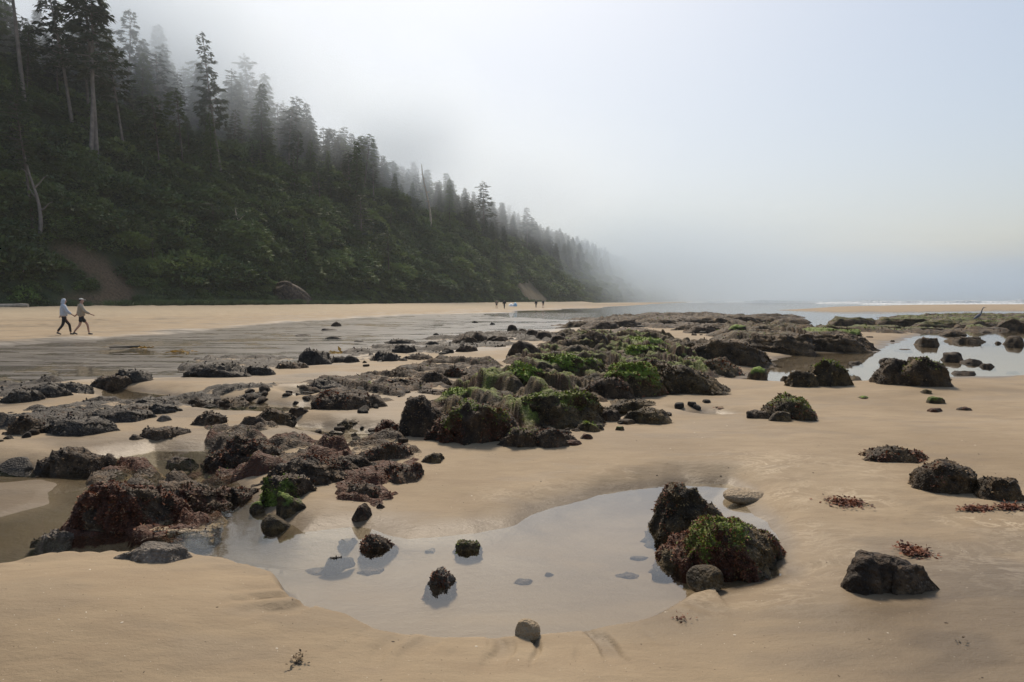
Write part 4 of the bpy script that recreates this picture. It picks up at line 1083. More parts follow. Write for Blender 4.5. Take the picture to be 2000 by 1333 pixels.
    rock(1275, 712, 146, 46, 'olive', moss=1.0, depth=0.8, sub=5, label='upper green cap behind the right mossy hump')
    rock(1268, 686, 110, 33, 'olive', moss=0.8, depth=0.8, label='highest dark-green cap at the back of the mossy mass')
    rock(1350, 772, 207, 73, 'olive', weed=0.4, moss=0.1, depth=0.6, peak=-0.25, sub=5, label='brown crusty slope running right from the mossy humps')
    rock(1400, 735, 134, 44, 'olive', weed=0.35, depth=0.7, peak=-0.2, label='weedy brown rock behind the crusty slope')
    rock(1120, 815, 159, 62, 'dark', dip=0.9, cuts=10, ledge=1.2, depth=0.6, peak=-0.3, label='tilted dark slabs between the mossy humps and the front slope')
    rock(1185, 780, 122, 55, 'dark', dip=0.9, cuts=10, ledge=1.2, weed=0.2, depth=0.7, label='upper tilted slabs in the notch between mossy humps')
    rock(1180, 812, 63, 26, 'olive', weed=0.3, label='crusty low rock at the foot of the tilted slabs')
    rock(1250, 800, 110, 26, 'olive', weed=0.2, label='crusty rim of rock above the small puddle')
    rock(1165, 692, 134, 57, 'dark', dip=0.8, cuts=9, peak=-0.25, depth=0.8, label='grey-brown slab mass behind the middle mossy hump')
    rock(1192, 706, 59, 22, 'olive', moss=0.4, label='greenish rock behind the middle mossy hump')
    rock(1085, 703, 57, 22, 'dark', label='rounded dark boulder between slab block and slab mass')
    rock(1010, 812, 170, 50, 'dark', weed=0.4, moss=0.2, depth=0.7, label='weedy saddle of rock joining the left green hump to the front slope')
    rock(1310, 745, 190, 52, 'olive', weed=0.4, moss=0.15, depth=0.7, peak=-0.2, label='weedy brown back slope behind the right mossy hump')
    rock(1130, 722, 150, 40, 'olive', weed=0.3, moss=0.4, depth=0.7, label='weedy shelf behind the middle mossy hump')
    # ---- right middle
    rock(1440, 714, 190, 62, 'brown', weed=0.15, depth=0.6, peak=-0.15, sub=5, label='broad brown crag at the left end of the lagoon')
    rock(1530, 692, 180, 48, 'brown', moss=0.1, depth=0.6, sub=5, label='long brown ridge left half along the lagoon')
    rock(1660, 690, 180, 42, 'brown', moss=0.15, depth=0.6, peak=-0.2, sub=5, label='long brown ridge right half tapering into the lagoon')
    rock(1442, 660, 46, 30, 'brown', moss=0.8, label='green-capped knob at the end of the brown ridge')
    rock(1645, 660, 120, 22, 'brown', moss=0.7, label='dark green crest along the brown ridge')
    rock(1385, 652, 80, 20, 'dark', moss=0.15, label='low dark rock left of the green-capped knob')
    rock(1486, 743, 38, 31, 'brown', moss=0.9, depth=0.8, cuts=6, label='single block with green cap at the lagoon mouth')
    rock(1582, 757, 66, 38, 'olive', moss=0.15, label='olive rock at the lagoon shore, left lower one')
    rock(1632, 756, 88, 60, 'olive', moss=0.3, cuts=9, dip=0.8, peak=-0.2, label='tilted olive slab rock on the lagoon shore')
    rock(1538, 744, 20, 14, 'brown', label='small round stone between the green-capped block and shore rocks')
    rock(1765, 752, 80, 54, 'brown', cuts=9, label='left block of the angular rock group on the lagoon shore')
    rock(1826, 757, 100, 62, 'brown', moss=0.2, cuts=9, dip=0.8, peak=-0.2, label='right block of the angular rock group on the lagoon shore')
    rock(1748, 709, 48, 16, 'dark', label='low dark rock behind the angular rock group')
    rock(1828, 676, 46, 22, 'brown', depth=0.8, label='mushroom-shaped brown rock in the lagoon')
    rock(1910, 670, 64, 15, 'brown', depth=0.8, label='long domed brown rock in the lagoon')
    rock(1952, 672, 14, 8, 'brown', label='small brown stone right of the long domed lagoon rock')
    rock(1990, 674, 36, 20, 'brown', label='brown lagoon rock at the right edge')
    rock(1872, 705, 40, 22, 'dark', peak=-0.3, label='pointed fin of rock in the lagoon, largest of the slanting three')
    rock(1908, 711, 36, 15, 'dark', peak=-0.2, label='second of the slanting three lagoon rocks')
    rock(1937, 718, 24, 13, 'dark', peak=-0.2, label='last and smallest of the slanting three lagoon rocks')
    rock(1895, 733, 40, 11, 'dark', label='flat dark rock at the lagoon sand edge')
    rock(1678, 711, 26, 11, 'dark', label='small dark stone in the lagoon left of the angular group')
    grp = 'small stones standing in the lagoon'
    for a in ((1772, 684, 30, 6), (1688, 664, 12, 5), (1850, 668, 18, 4), (1975, 668, 10, 5), (1985, 725, 18, 5), (1745, 668, 10, 4), (1700, 660, 14, 4), (1930, 650, 22, 6)):
        rock(*a, 'dark', label='small dark stone standing in the lagoon water', group=grp)
    # ---- sand on the right
    rock(1560, 822, 112, 58, 'olive', weed=0.35, moss=0.35, depth=0.8, cuts=8, label='knobbly green-brown rock alone on the right sand')
    rock(1486, 819, 46, 20, 'dark', weed=0.5, label='low weedy stone left of the knobbly rock')
    rock(1530, 824, 40, 24, 'olive', weed=0.4, moss=0.2, label='weedy foot stone in front of the knobbly rock')
    rock(1815, 770, 24, 11, 'olive', moss=0.4, label='small olive stone on sand below the angular rock group')
    rock(1838, 789, 32, 15, 'olive', moss=0.6, label='green-tinged stone on the right sand, largest of the scattered few')
    rock(1692, 780, 20, 8, 'olive', moss=0.9, label='flat bright green stone in the right sand')
    rock(1836, 806, 26, 10, 'dark', weed=0.8, label='flat red-weeded stone below the green-tinged stone')
    rock(1892, 803, 28, 9, 'dark', weed=0.6, label='flat weedy stone right of the flat red-weeded one')
    # ---- far reefs
    grp = 'rocks of the far left reef'
    for k, (n_, (cx, by, w, h)) in enumerate(ordered(((1130, 640, 70, 16), (1175, 644, 80, 22), (1225, 640, 80, 20), (1290, 636, 90, 20), (1345, 634, 70, 18), (1200, 660, 90, 14), (1270, 652, 70, 10), (1110, 650, 40, 10)))):
        rock(cx, by, w, h, 'dark' if k % 3 else 'brown', moss=0.1, cuts=9, label=n_ + ' rock from the left in the far reef left of the sandbar', group=grp)
    grp = 'rocks of the far middle reef'
    for k, (n_, (cx, by, w, h)) in enumerate(ordered(((1395, 634, 110, 20), (1450, 632, 100, 20), (1500, 630, 90, 16), (1560, 632, 90, 14), (1420, 642, 120, 12), (1350, 646, 70, 14)))):
        rock(cx, by, w, h, 'brown', moss=0.12, cuts=9, depth=0.6, label=n_ + ' brown rock from the left in the far reef before the sandbar tip', group=grp)
    grp = 'rocks of the far right reef'
    for k, (n_, (cx, by, w, h)) in enumerate(ordered(((1690, 640, 110, 26), (1780, 640, 120, 24), (1860, 642, 110, 20), (1930, 643, 120, 20), (2010, 644, 90, 24), (1740, 648, 130, 16), (1640, 650, 90, 18), (1590, 655, 80, 14), (1820, 648, 120, 12)))):
        rock(cx, by, w, h, 'brown', moss=0.32, cuts=9, depth=0.6, label=n_ + ' green-brown rock from the left in the far right reef', group=grp)
    rock(1872, 656, 56, 14, 'brown', label='brown hump just in front of the far right reef')
    # ---- shared small cobbles
    vars_ = []
    for k in range(6):
        V, F = rock_shape(5000 + k, 1.0, 0.8, 0.45, 3, 6, 0, 0.8, 0.4, 0.4, k % 2 == 0)
        vars_.append([mesh_np('cobble', V, F, {'moss': np.zeros(len(V)), 'weed': np.zeros(len(V)), 'sandy': 0.3 * (V[:, 2] < 0.1)}, mats=[RM[m]]) for m in ('dark', 'grey')])
    g = np.random.default_rng(77)
    zones = [('cobble scattered along the lower left rock row', 'cobbles of the lower left row', [(0, 850), (180, 830), (330, 800), (500, 778), (560, 770)], 16, 34),
             ('cobble scattered around the broken ledge in mid field', 'cobbles of the middle field', [(560, 770), (720, 790), (830, 765), (960, 742)], 18, 26),
             ('cobble lying among the mossy mass and its sand edge', 'cobbles of the mossy mass', [(980, 860), (1150, 838), (1300, 800), (1420, 770)], 14, 26),
             ('small stone at the wet edge behind the big left rocks', 'stones behind the big left rocks', [(560, 838), (640, 846), (720, 838), (800, 860)], 12, 16),
             ('small rock in the dark litter before the far reefs', 'litter of the far reefs', [(1000, 660), (1150, 655), (1300, 660), (1480, 650), (1650, 655)], 6, 46),
             ('small rock in the broken row across the middle flats', 'litter of the middle flats', [(690, 705), (800, 698), (900, 680), (1000, 668)], 9, 26)]
    for lab, grp, path, spread, cnt in zones:
        px = np.array([p[0] for p in path]); py = np.array([p[1] for p in path])
        for _ in range(cnt):
            cx = g.uniform(px[0], px[-1]); by = np.interp(cx, px, py) + g.normal() * spread * 0.6
            x, y, z = ground(cx, by); d = math.hypot(x, y)
            s = g.uniform(8, 24) / FPX * d * (0.6 + 0.4 * spread / 16)
            o = obj('cobble', vars_[int(g.integers(0, 6))][int(g.integers(0, 2))], loc=(x, y, max(z, -0.03)), label=lab, cat='stone', group=grp)
            o.scale = (s, s * g.uniform(0.7, 1.2), s * g.uniform(0.6, 1.2)); o.rotation_euler = (0, 0, g.uniform(0, 6.28))
    # ---- stones lying under water
    build_ledges()
    for k, (cx, by, w, h, lab) in enumerate(((1020, 1140, 44, 20, 'sunken stone in the clear middle of the pool'), (1225, 1122, 52, 12, 'flat sunken stone left of the green-topped pool rock'), (1282, 1112, 34, 14, 'round sunken stone beside the green-topped pool rock'),
                                        (1248, 1082, 40, 20, 'sunken stone nearest the squarish pool rock'), (1072, 1126, 20, 9, 'small sunken stone in the middle of the pool'), (620, 1108, 60, 22, 'sunken flat stone at the left of the pool'), (725, 1110, 56, 12, 'long sunken stone beside the narrow grey slab'))):
        x, y = flat(cx, by, -0.08)
        V, F = rock_shape(6000 + k, w / FPX * math.hypot(x, y), w / FPX * math.hypot(x, y) * 0.6, 0.028, 4, 8, 0, 1.0)
        obj('sunken_stone', mesh_np('stone', V, F, {'moss': np.zeros(len(V)), 'weed': np.zeros(len(V)), 'sandy': 0.3 * np.ones(len(V))}, mats=[RM['dark']]), loc=(x, y, float(H(np.array([x]), np.array([y]))[0]) - 0.004), label=lab, cat='stone')
    # ---- loose seaweed on the sand
    def weed_clump(cx, by, w, h, lab, n=500, mat='weed_leaf', size=0.03):
        x, y, z = ground(cx, by); d = math.hypot(x, y); gg = np.random.default_rng(int(cx))
        W = w / FPX * d; D = h / FPX * d * d / CAM_Z * 0.6
        P = gg.normal(size=(n, 3)) * [W / 4.5, min(D, W) / 4, 0.012]
        P = P + [0, min(D, W) / 2, 0]; P[:, 2] = np.abs(P[:, 2]) + 0.005
        Dv = gg.normal(size=(n, 3)) * [1, 1, 0.4] + [0, 0, 0.15]
        v, f = sprays(P, Dv, gg.uniform(0.5, 1.4, n) * size, gg.uniform(0.2, 0.45, n) * size, gg)
        obj('seaweed_clump', mesh_np('seaweed_clump', v, f, smooth=False, mats=[RM[mat]]), loc=(x, y, z), label=lab, cat='seaweed', kind='stuff')
    weed_clump(1800, 1090, 50, 28, 'tuft of dark red seaweed just above the split boulder', 500)
    weed_clump(1668, 992, 72, 24, 'sprawling dark red seaweed on wet sand, right of the pool', 550)
    weed_clump(1915, 1000, 62, 10, 'thin strip of red seaweed below the right edge rock', 300)
    weed_clump(1985, 998, 50, 12, 'red seaweed strip at the right picture edge', 260)
    weed_clump(575, 1305, 40, 46, 'scatter of tiny dark weed bits on the near sand', 40, 'weed_brown', 0.02)
    weed_clump(1335, 1218, 40, 26, 'line of tiny red weed bits at the right of the pool', 36, 'weed_leaf', 0.018)
    weed_clump(1880, 1258, 22, 6, 'pair of tiny weed bits on the lower right sand', 8, 'weed_brown', 0.018)
    weed_clump(1410, 800, 20, 5, 'small dark weed scrap left of the knobbly rock', 60, 'weed_leaf', 0.03)
    # ---- shell grit and weed crumbs on the near sand
    gg = np.random.default_rng(404); n = 2600
    rr = gg.uniform(2.6 ** 0.5, 9.5 ** 0.5, n) ** 2; th = gg.uniform(-0.75, 0.75, n)
    x, y = rr * np.sin(th), rr * np.cos(th); z = H(x, y); ok = z > 0.012
    V0, F0 = ico(1)
    shell = mesh_np('shell_bit', V0 * [1, 0.7, 0.35], F0, smooth=False, mats=[plain('shell_bits', (0.48, 0.42, 0.33), 0.6)]); crumb = mesh_np('weed_crumb', V0 * [1.2, 0.6, 0.4], F0, smooth=False, mats=[plain('weed_crumbs', (0.05, 0.032, 0.02), 0.8)])
    k = gg.uniform(0.0012, 0.0036, n) * np.where(gg.random(n) < 0.06, 2.4, 1) * (0.6 + rr / 8)
    scatter('shell_grit', np.stack([x, y, z], 1)[ok], np.stack([0 * x, 0 * x, gg.uniform(0, 6.28, n)], 1)[ok], np.stack([k, k, k], 1)[ok], (gg.random(n) < 0.5).astype(int)[ok], [shell, crumb], kind='stuff', label='tiny shell bits and weed crumbs strewn on the near sand', cat='grit')
    # ---- kelp on the flats
    kelp = leaf_mat('kelp_blade', (0.22, 0.13, 0.02), (0.34, 0.21, 0.04), 0.2)
    stem = plain('kelp_stem', (0.03, 0.022, 0.012), 0.4)
    def blades(cx, by, w, n, parent=None, lab=None):
        x, y, z = ground(cx, by); d = math.hypot(x, y); gg = np.random.default_rng(int(cx) + 1); W = w / FPX * d
        P = gg.normal(size=(n, 3)) * [W / 4, 0.15, 0.01] + [0, 0, 0.02]
        v, f = sprays(P, gg.normal(size=(n, 3)) * [1, 0.5, 0.06], gg.uniform(0.15, 0.35, n), gg.uniform(0.03, 0.06, n), gg)
        me = mesh_np('blades', v, f, smooth=False, mats=[kelp])
        if parent is None: obj('kelp_blades', me, loc=(x, y, max(z, 0)), label=lab, cat='kelp')
        else: obj('blades', me, parent, loc=(x - parent.location.x, y - parent.location.y, max(z, 0) - parent.location.z))
    x0, y0, z0 = ground(214, 681); x1, y1, z1 = ground(272, 680)
    e = bpy.data.objects.new('bull_kelp', None); COL.objects.link(e); e.location = (x0, y0, max(z0, 0)); e['label'] = 'bull kelp strand with dark stem and yellow blades on the flats'; e['category'] = 'kelp'
    v, f = tube_np([((x1 - x0) * q, (y1 - y0) * q + 0.12 * math.sin(q * 3), 0.04) for q in np.linspace(0, 1, 12)], [0.025 + 0.03 * q * q for q in np.linspace(0, 1, 12)])
    obj('stem', mesh_np('stem', v, f, mats=[stem]), e)
    blades(280, 680, 16, 30, e)
    blades(350, 688, 18, 26, None, 'yellow kelp blades right of the bull kelp strand')
    blades(370, 689, 8, 10, None, 'tiny yellow kelp scrap beside the yellow kelp blades')
    blades(660, 690, 20, 26, None, 'yellow kelp blades behind the tall grey wedge rock')
# ------------------------------------------------------------------ people, bird, surf, small things
def skin_obj(name, chains, mat, parent, sub=1):
    """chains: list of (points, radii[, index of an earlier vertex to root on]); a Skin surface grown over them"""
    verts, edges, rad = [], [], []
    for ch in chains:
        pts, rr = ch[0], ch[1]; prev = ch[2] if len(ch) > 2 else None
        for p, r in zip(pts, rr):
            verts.append(p); rad.append(r)
            if prev is not None: edges.append((prev, len(verts) - 1))
            prev = len(verts) - 1
    me = bpy.data.meshes.new(name); me.from_pydata(verts, edges, []); me.materials.append(mat)
    o = obj(name, me, parent)
    md = o.modifiers.new('skin', 'SKIN'); md.use_smooth_shade = True
    sv = me.skin_vertices[0].data
    for k, r in enumerate(rad):
        sv[k].radius = r if isinstance(r, tuple) else (r, r)
    sv[0].use_root = True
    s = o.modifiers.new('sub', 'SUBSURF'); s.levels = sub; s.render_levels = sub
    return o

def person(x, y, z, heading, height, label, top, legs, head, pose, skin, shoes, group=None, shorts=False, hood=False, cap=False, bag=None):
    e = bpy.data.objects.new('person', None); COL.objects.link(e)
    e.location = (x, y, z); e.rotation_euler = (0, 0, heading); s = height / 1.72; e.scale = (s, s, s)
    e['label'] = label; e['category'] = 'person'
    if group: e['group'] = group
    st, sw = pose                                            # stride length, arm swing
    def leg(sx, fwd):
        k = (sx * 0.085, 0.13 * st + fwd * st * 0.55, 0.50); 
        if fwd > 0: return [(sx * 0.09, 0, 0.88), (sx * 0.09, fwd * 0.26 * st + 0.03, 0.50), (sx * 0.085, fwd * 0.36 * st, 0.09)], (sx * 0.085, fwd * 0.36 * st + 0.16, 0.035)
        return [(sx * 0.09, 0, 0.88), (sx * 0.09, -0.02 - 0.06 * st, 0.49), (sx * 0.085, -0.40 * st, 0.15 if st > 0.3 else 0.09)], (sx * 0.085, -0.40 * st + 0.15, 0.035)
    Lg, Lt = leg(-1, 1); Rg, Rt = leg(1, -1)
    def arm(sx, fwd):
        el = (sx * 0.27, 0.02 + fwd * 0.16 * sw, 1.13); wr = (sx * 0.30, 0.06 + fwd * 0.40 * sw + 0.04, 0.93 + 0.10 * abs(sw))
        return [(sx * 0.19, 0, 1.40), el, wr]
    La, Ra = arm(-1, -1), arm(1, 1)
    body = [([(0, 0, 0.95), (0, 0, 1.12), (0, -0.01, 1.32), (0, 0.0, 1.44), (0, 0.02, 1.51), (0, 0.035, 1.58), (0, 0.045, 1.66), (0, 0.04, 1.71)],
             [(0.14, 0.11), (0.13, 0.10), (0.16, 0.11), (0.09, 0.07), 0.052, (0.072, 0.088), (0.075, 0.092), 0.045])]
    n = 8
    for pts in (Lg, Rg):
        body.append((pts, [0.082, 0.058, 0.040], 0)); n += 3
    ends = []
    for pts in (La, Ra):
        body.append((pts, [0.058, 0.042, 0.030], 3)); n += 3; ends.append((n - 1, pts))
    for (root, pts) in ends:                                  # palm, four fingers and a thumb
        w = np.array(pts[2]); d = w - np.array(pts[1]); d /= np.linalg.norm(d)
        sd = np.array([0, 1.0, 0]); palm = w + d * 0.07
        body.append(([tuple(palm)], [(0.022, 0.034)], root)); pi = n; n += 1
        for q, ln in zip((-0.027, -0.009, 0.009, 0.027), (0.062, 0.075, 0.07, 0.055)):
            a = palm + d * 0.03 + sd * q; b = a + d * ln * 0.6; c = b + d * ln * 0.4 + np.array([-np.sign(w[0]) * 0.014, 0, 0])
            body.append(([tuple(a), tuple(b), tuple(c)], [0.009, 0.008, 0.007], pi)); n += 3
        a = palm - d * 0.02 + sd * 0.038; b = a + d * 0.04 + sd * 0.018
        body.append(([tuple(a), tuple(b)], [0.010, 0.008], pi)); n += 2
    body.append(([(0, 0.135, 1.60)], [0.012], 5)); n += 1      # nose
    for a in ((-0.078, 0.03, 1.605), (0.078, 0.03, 1.605)):
        body.append(([a], [0.016], 5)); n += 1
    skin_obj('body', body, skin, e)
    for sx in (-1, 1):                                        # eyes
        b = bmesh.new(); bmesh.ops.create_uvsphere(b, u_segments=8, v_segments=6, radius=0.011)
        me = bpy.data.meshes.new('eye'); b.to_mesh(me); b.free(); me.materials.append(PM['black']); obj('eye', me, e, loc=(sx * 0.032, 0.122, 1.625))
    b = bmesh.new(); bmesh.ops.create_cube(b, size=1.0); 
    for v in b.verts: v.co = Vector((v.co.x * 0.045, v.co.y * 0.012, v.co.z * 0.010))
    me = bpy.data.meshes.new('mouth'); b.to_mesh(me); b.free(); me.materials.append(PM['lip']); obj('mouth', me, e, loc=(0, 0.125, 1.555))
    # clothing follows the body
    skin_obj('jacket', [([(0, 0, 0.86), (0, 0, 1.02), (0, 0, 1.16), (0, -0.012, 1.32), (0, 0.0, 1.435), (0, 0.01, 1.475)], [(0.235, 0.19), (0.225, 0.185), (0.215, 0.175), (0.225, 0.17), (0.14, 0.12), 0.08]),
                        ([La[0], La[1], tuple(np.array(La[2]) * 0.92 + np.array(La[1]) * 0.08)], [0.108, 0.088, 0.062], 3), ([Ra[0], Ra[1], tuple(np.array(Ra[2]) * 0.92 + np.array(Ra[1]) * 0.08)], [0.108, 0.088, 0.062], 3)], top, e)
    if shorts:
        skin_obj('shorts', [([(0, 0, 0.95), (0, 0, 0.86)], [(0.165, 0.135), (0.16, 0.13)])] + [([(p[0][0], p[0][1], 0.80), tuple(np.array(p[0]) * 0.28 + np.array(p[1]) * 0.72)], [0.105, 0.092], 1) for p in (Lg, Rg)], legs, e)
    else:
        skin_obj('trousers', [([(0, 0, 0.95), (0, 0, 0.86)], [(0.155, 0.125), (0.15, 0.12)])] + [([(p[0][0], p[0][1], 0.80), p[1], tuple(np.array(p[2]) + [0, 0, 0.03])], [0.094, 0.066, 0.05], 1) for p in (Lg, Rg)], legs, e)
    for p, tpt in ((Lg, Lt), (Rg, Rt)):
        a = np.array(p[2]); skin_obj('shoe', [([(a[0], a[1] - 0.05, a[2] - 0.035), (a[0], a[1] + 0.03, a[2] - 0.035), tuple(np.array(tpt))], [(0.042, 0.045), (0.048, 0.045), (0.04, 0.03)])], shoes, e)
    if hood:
        skin_obj('hood', [([(0, -0.05, 1.46), (0, -0.02, 1.53), (0, 0.01, 1.62), (0, 0.015, 1.70), (0, 0.0, 1.745)], [(0.12, 0.10), (0.10, 0.10), (0.112, 0.118), (0.10, 0.105), 0.05])], top, e)
    else:
        skin_obj('hair', [([(0, -0.02, 1.58), (0, 0.0, 1.66), (0, 0.02, 1.725)], [(0.078, 0.075), (0.084, 0.092), 0.055])], PM['hair'], e)
        if cap:
            skin_obj('cap', [([(0, 0.02, 1.675), (0, 0.02, 1.72), (0, 0.02, 1.755)], [(0.094, 0.112), (0.09, 0.105), 0.05])], head, e)
            skin_obj('cap_brim', [([(0, 0.10, 1.675), (0, 0.17, 1.672), (0, 0.205, 1.668)], [(0.075, 0.012), (0.07, 0.01), (0.04, 0.008)])], head, e)
            skin_obj('collar_hood', [([(0, -0.06, 1.47), (0, -0.11, 1.43), (0, -0.13, 1.36)], [(0.11, 0.05), (0.10, 0.045), (0.05, 0.03)])], top, e)
    if bag: pass
    return e
PM = {}
def build_people():
    for k, c, r in (('black', (0.012, 0.012, 0.014), 0.8), ('lip', (0.30, 0.12, 0.10), 0.6), ('hair', (0.05, 0.035, 0.025), 0.8), ('skin', (0.42, 0.24, 0.17), 0.6), ('grey', (0.46, 0.50, 0.56), 0.9), ('khaki', (0.36, 0.30, 0.225), 0.9),
                    ('white', (0.62, 0.62, 0.6), 0.85), ('shoe', (0.05, 0.045, 0.045), 0.8), ('navy', (0.02, 0.022, 0.03), 0.85), ('tan', (0.26, 0.2, 0.15), 0.85)):
        PM[k] = plain('cloth_' + k, c, r, 0.15, 12)
    def at(px, py, d):                                       # a point on the sand straight under the pixel, at the distance their size asks for
        x, y = flat(px, py, 0.12); k = d / math.hypot(x, y); x, y = x * k, y * k
        return x, y, float(H(np.array([x]), np.array([y]))[0])
    grp = None
    person(*at(126, 643, 38.5), R(-52), 1.70, 'person in pale grey hooded top and black leggings walking right on the sand', PM['grey'], PM['black'], None, (0.72, 0.5), PM['skin'], PM['shoe'], hood=True)
    person(*at(160, 644, 38.0), R(-58), 1.70, 'person in tan jacket, black shorts and white cap walking right', PM['khaki'], PM['black'], PM['white'], (0.8, 0.7), PM['skin'], PM['shoe'], shorts=True, cap=True)
    person(*at(970, 606, 134), R(15), 1.70, 'distant walker in tan top and dark shorts, first from the left of four', PM['tan'], PM['navy'], None, (0.5, 0.3), PM['skin'], PM['shoe'], shorts=True)
    person(*at(985, 606.5, 132), R(-20), 1.74, 'distant walker in black top, second from the left of four', PM['black'], PM['navy'], None, (0.35, 0.3), PM['skin'], PM['shoe'])
    person(*at(1047, 603.5, 146), R(10), 1.60, 'shorter distant walker all in black, third of four', PM['black'], PM['black'], None, (0.2, 0.15), PM['skin'], PM['shoe'])
    person(*at(1061, 604, 146), R(40), 1.78, 'distant walker in dark jacket and grey shorts, rightmost of four', PM['navy'], PM['tan'], None, (0.3, 0.4), PM['skin'], PM['shoe'], shorts=True)

def build_heron():
    x, y = flat(1910, 633, 0.25); z = 0.12
    px = 1 / FPX * math.hypot(x, y)
    feather = plain('heron_feathers', (0.10, 0.11, 0.135), 0.8, 0.3, 14); beak = plain('heron_beak', (0.35, 0.25, 0.1), 0.5)
    e = bpy.data.objects.new('heron', None); COL.objects.link(e); e.location = (x, y, z); e['label'] = 'grey long-necked wading bird standing at the far right reef'; e['category'] = 'bird'
    skin_obj('body', [([(-0.30, 0, 0.42), (-0.20, 0, 0.50), (-0.04, 0, 0.62), (0.10, 0, 0.74), (0.17, 0, 0.82), (0.20, 0, 0.93), (0.23, 0, 1.04), (0.27, 0, 1.13), (0.33, 0, 1.17), (0.39, 0, 1.17)],
                       [(0.03, 0.02), (0.08, 0.07), (0.13, 0.11), (0.10, 0.085), (0.05, 0.05), 0.034, 0.03, 0.03, (0.04, 0.034), 0.022])], feather, e)
    skin_obj('beak', [([(0.39, 0, 1.17), (0.46, 0, 1.16), (0.53, 0, 1.145)], [0.018, 0.012, 0.004])], beak, e)
    for s in (-1, 1):
        skin_obj('leg', [([(0.0, s * 0.05, 0.56), (0.02, s * 0.05, 0.30), (-0.01, s * 0.05, 0.02), (0.09, s * 0.05, 0.0)], [0.025, 0.013, 0.012, 0.01])], beak, e)

def build_surf():
    t = NT('foam'); v = t.coord('Object')
    n = t.noise(v, 0.8, 6, 0.7)
    t.principled(t.mix(t.ramp(n, (0.4, 0.0), (0.62, 1.0)), (0.36, 0.41, 0.43), (0.66, 0.68, 0.69)), 0.8, t.bump(n, 0.7, 0.4))
    g = np.random.default_rng(9)
    waves = [(300, 150, 420, 1.0, 'long white breaker nearest the sandbar at right'), (380, 170, 560, 1.9, 'second white breaker behind the sandbar'), (450, 250, 700, 2.5, 'tall farther breaker at the right horizon'), (520, 130, 420, 2.4, 'farthest faint breaker in the fog')]
    for k, (yy, x0, x1, h, lab) in enumerate(waves):
        n = 160; xs = np.linspace(x0, x1, n); prof = [(-3.5, -0.05), (-1.2, 0.35), (-0.3, 0.95), (0.3, 1.0), (1.2, 0.55), (3.0, 0.15), (5.5, -0.05)]
        V = []
        for i, x in enumerate(xs):
            env = math.sin(math.pi * i / (n - 1)) ** 0.35 * (0.75 + 0.35 * float(vnoise(np.array([x / 17.0]), np.array([k * 3.0]), seed=7)[0])) + 0.1 * g.normal() * 0.3
            y_ = yy + 9 * float(vnoise(np.array([x / 60.0]), np.array([k * 5.0]), seed=8)[0])
            for (a, b) in prof: V.append((x, y_ + a * 0.8 + g.normal() * 0.12, h * b * env + (g.normal() * 0.06 if b > 0 else 0)))
        m = len(prof); a = (np.arange(n - 1)[:, None] * m + np.arange(m - 1)[None]).ravel()
        obj('breaking_wave', mesh_np('wave', np.array(V), np.stack([a, a + m, a + m + 1, a + 1], 1), mats=[t.m]), label=lab, cat='wave')

def build_small():
    x, y = flat(540, 596, 0.95); z = float(H(np.array([x]), np.array([y]))[0])
    V, F = rock_shape(7001, 1.0, 0.7, 0.5, 4, 6, 0, 0.5, smooth=True)
    obj('white_boulder', mesh_np('white_boulder', V, F, mats=[plain('white_rock', (0.62, 0.62, 0.62), 0.7)]), loc=(x, y, z), label='small white boulder on the sand crest in front of the hill foot', cat='rock')
    # dark rock outcrops at the hill foot
    for k, (px, py, w, h, lab) in enumerate(((555, 590, 9.0, 5.5, 'dark rocky knob at the hill foot beside the white boulder'), (330, 588, 3.5, 2.2, 'dark boulder at the hill foot left of the driftwood tree'), (505, 593, 4.5, 1.6, 'low brown rock at the hill foot right of the driftwood tree'))):
        x, y = flat(px, 597, 0.9); z = float(H(np.array([x]), np.array([y]))[0])
        V, F = rock_shape(7100 + k, w, w * 0.7, h * 0.75, 5, 9, -0.15, 1.0)
        at = {'moss': 0.12 * sstep(0.2, 0.6, V[:, 2] / V[:, 2].max()), 'weed': np.zeros(len(V)), 'sandy': np.zeros(len(V))}
        obj('cliff_rock', mesh_np('cliff_rock', V, F, at, mats=[RM['brown' if k == 2 else 'dark']]), loc=(x, y + 1.5, z - 0.2), label=lab, cat='rock')
    # tarp by the far walkers
    x, y = flat(1001, 597, 0.4); k = 165 / math.hypot(x, y); x, y = x * k, y * k; z = float(H(np.array([x]), np.array([y]))[0])
    e = bpy.data.objects.new('beach_shelter', None); COL.objects.link(e); e.location = (x, y, z); e['label'] = 'low white and blue beach shelter behind the distant walkers'; e['category'] = 'shelter'
    for nm, c, x0, x1, h in (('white_panel', (0.7, 0.72, 0.74), -0.9, 0.25, 0.75), ('blue_panel', (0.25, 0.42, 0.55), 0.2, 1.1, 0.95)):
        n = 9; V = []
        for i in range(n):
            q = i / (n - 1)
            for yy_, zz in ((-0.7, 0.0), (-0.35, 0.7), (0, 1.0), (0.35, 0.7), (0.7, 0.0)):
                V.append((x0 + (x1 - x0) * q, yy_, h * zz * (0.55 + 0.45 * math.sin(math.pi * q))))
        a = (np.arange(n - 1)[:, None] * 5 + np.arange(4)[None]).ravel()
        obj(nm, mesh_np(nm, np.array(V), np.stack([a, a + 5, a + 6, a + 1], 1), mats=[plain(nm, c, 0.7)]), e)

# ------------------------------------------------------------------ air
def volume_mat(name, color, density, aniso):
    t = NT(name); p = t.node('ShaderNodeVolumePrincipled')
    p.inputs['Color'].default_value = (*color, 1); p.inputs['Density'].default_value = density; p.inputs['Anisotropy'].default_value = aniso
    t.l.new(p.outputs[0], t.out.inputs['Volume'])
    return t.m

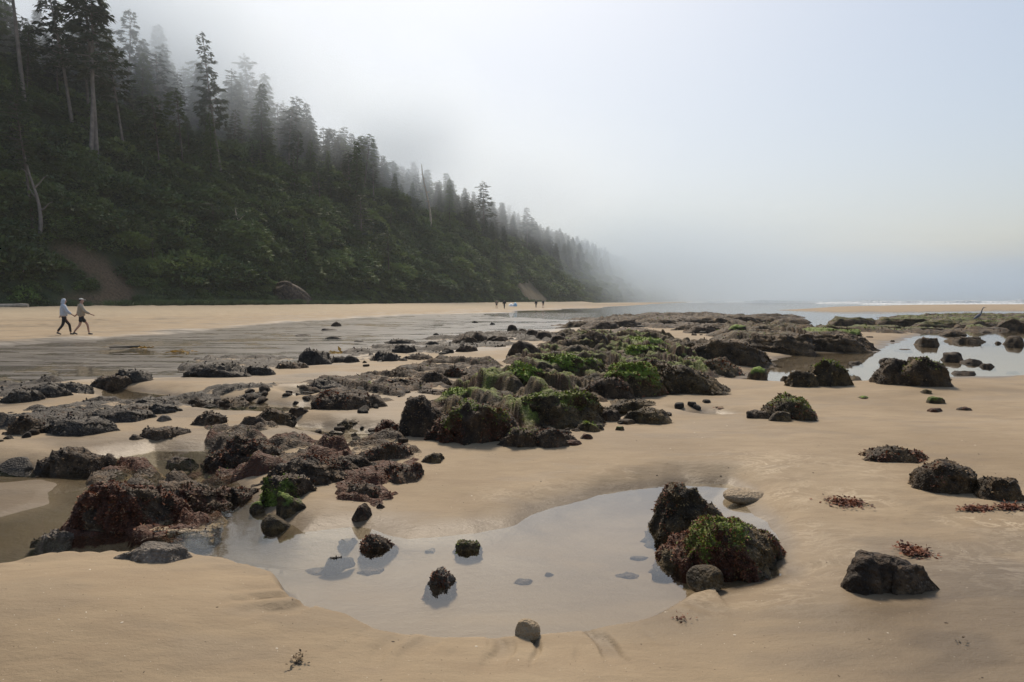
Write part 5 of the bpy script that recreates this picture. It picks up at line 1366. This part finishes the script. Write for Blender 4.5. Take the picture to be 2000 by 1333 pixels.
def fog_mat(name, dens, seed, tint=(0.84, 0.91, 0.98, 1)):
    """a drifting bank: density fades to nothing at the skin of its hull and is broken into wisps"""
    t = NT(name); p = t.node('ShaderNodeVolumePrincipled')
    gen = t.node('ShaderNodeTexCoord').outputs['Generated']
    vm = t.node('ShaderNodeVectorMath', operation='SUBTRACT'); t.l.new(gen, vm.inputs[0]); vm.inputs[1].default_value = (0.5, 0.5, 0.5)
    ln = t.node('ShaderNodeVectorMath', operation='LENGTH'); t.l.new(vm.outputs[0], ln.inputs[0])
    mp = t.node('ShaderNodeMapping'); t.l.new(gen, mp.inputs['Vector']); mp.inputs['Location'].default_value = (seed * 1.7, seed * 0.9, 0)
    n = t.noise(mp.outputs[0], 3.2, 3, 0.6, 0.4)
    edge = t.math('SUBTRACT', 0.52, t.math('ADD', ln.outputs['Value'], t.math('MULTIPLY', t.math('SUBTRACT', n, 0.5), 0.45)))
    d = t.math('POWER', t.ramp(t.math('MULTIPLY', edge, 2.2), (0.0, 0.0), (1.0, 1.0)), 1.8)
    p.inputs['Color'].default_value = tint; p.inputs['Anisotropy'].default_value = 0.3
    t.l.new(t.math('MULTIPLY', d, dens), p.inputs['Density'])
    t.l.new(p.outputs[0], t.out.inputs['Volume'])
    return t.m

def build_air():
    b = bmesh.new(); bmesh.ops.create_cube(b, size=1.0)
    for v in b.verts: v.co = Vector((v.co.x * 3200, v.co.y * 3200, -2.5 + (v.co.z + 0.5) * (HAZE_TOP + 2.5)))
    me = bpy.data.meshes.new('haze'); b.to_mesh(me); b.free(); me.materials.append(volume_mat('haze_air', (0.84, 0.92, 1.0), HAZE, 0.35))
    obj('haze', me, kind='stuff', label='even pale sea haze over the whole beach', cat='haze')
    for k, (c, r, dens, seed, lab) in enumerate(FOGS):
        V, F = ico(3)
        V = V * np.array(r) * 1.0
        obj('fog_bank', mesh_np('fog_bank', V, F, mats=[fog_mat('fog', dens, seed, (0.44, 0.56, 0.70, 1) if seed == 4 else (0.60, 0.70, 0.80, 1) if seed == 1 else (0.82, 0.90, 0.98, 1))]), loc=c, kind='stuff', label=lab, cat='fog')

HAZE, HAZE_TOP = 0.00022, 98.0
FOGS = [((700, 1000, 25), (820, 460, 66), 0.007, 4, 'wide sea fog closing off the horizon at right'),
        ((120, 600, 30), (270, 320, 60), 0.012, 1, 'thick bank of white fog swallowing the far end of the coast'),
        ((0, 330, 58), (74, 140, 34), 0.014, 2, 'fog drifting over the far ridge trees'),
        ((-38, 232, 58), (42, 70, 30), 0.040, 5, 'mist hanging on the middle of the ridge'),
        ((-76, 156, 57), (48, 62, 36), 0.055, 3, 'fog drifting through the tall trees on the near ridge')]
build_ground(); build_water(); build_hillside(); build_vegetation(); build_rocks(); build_people(); build_heron(); build_surf(); build_small(); build_air()
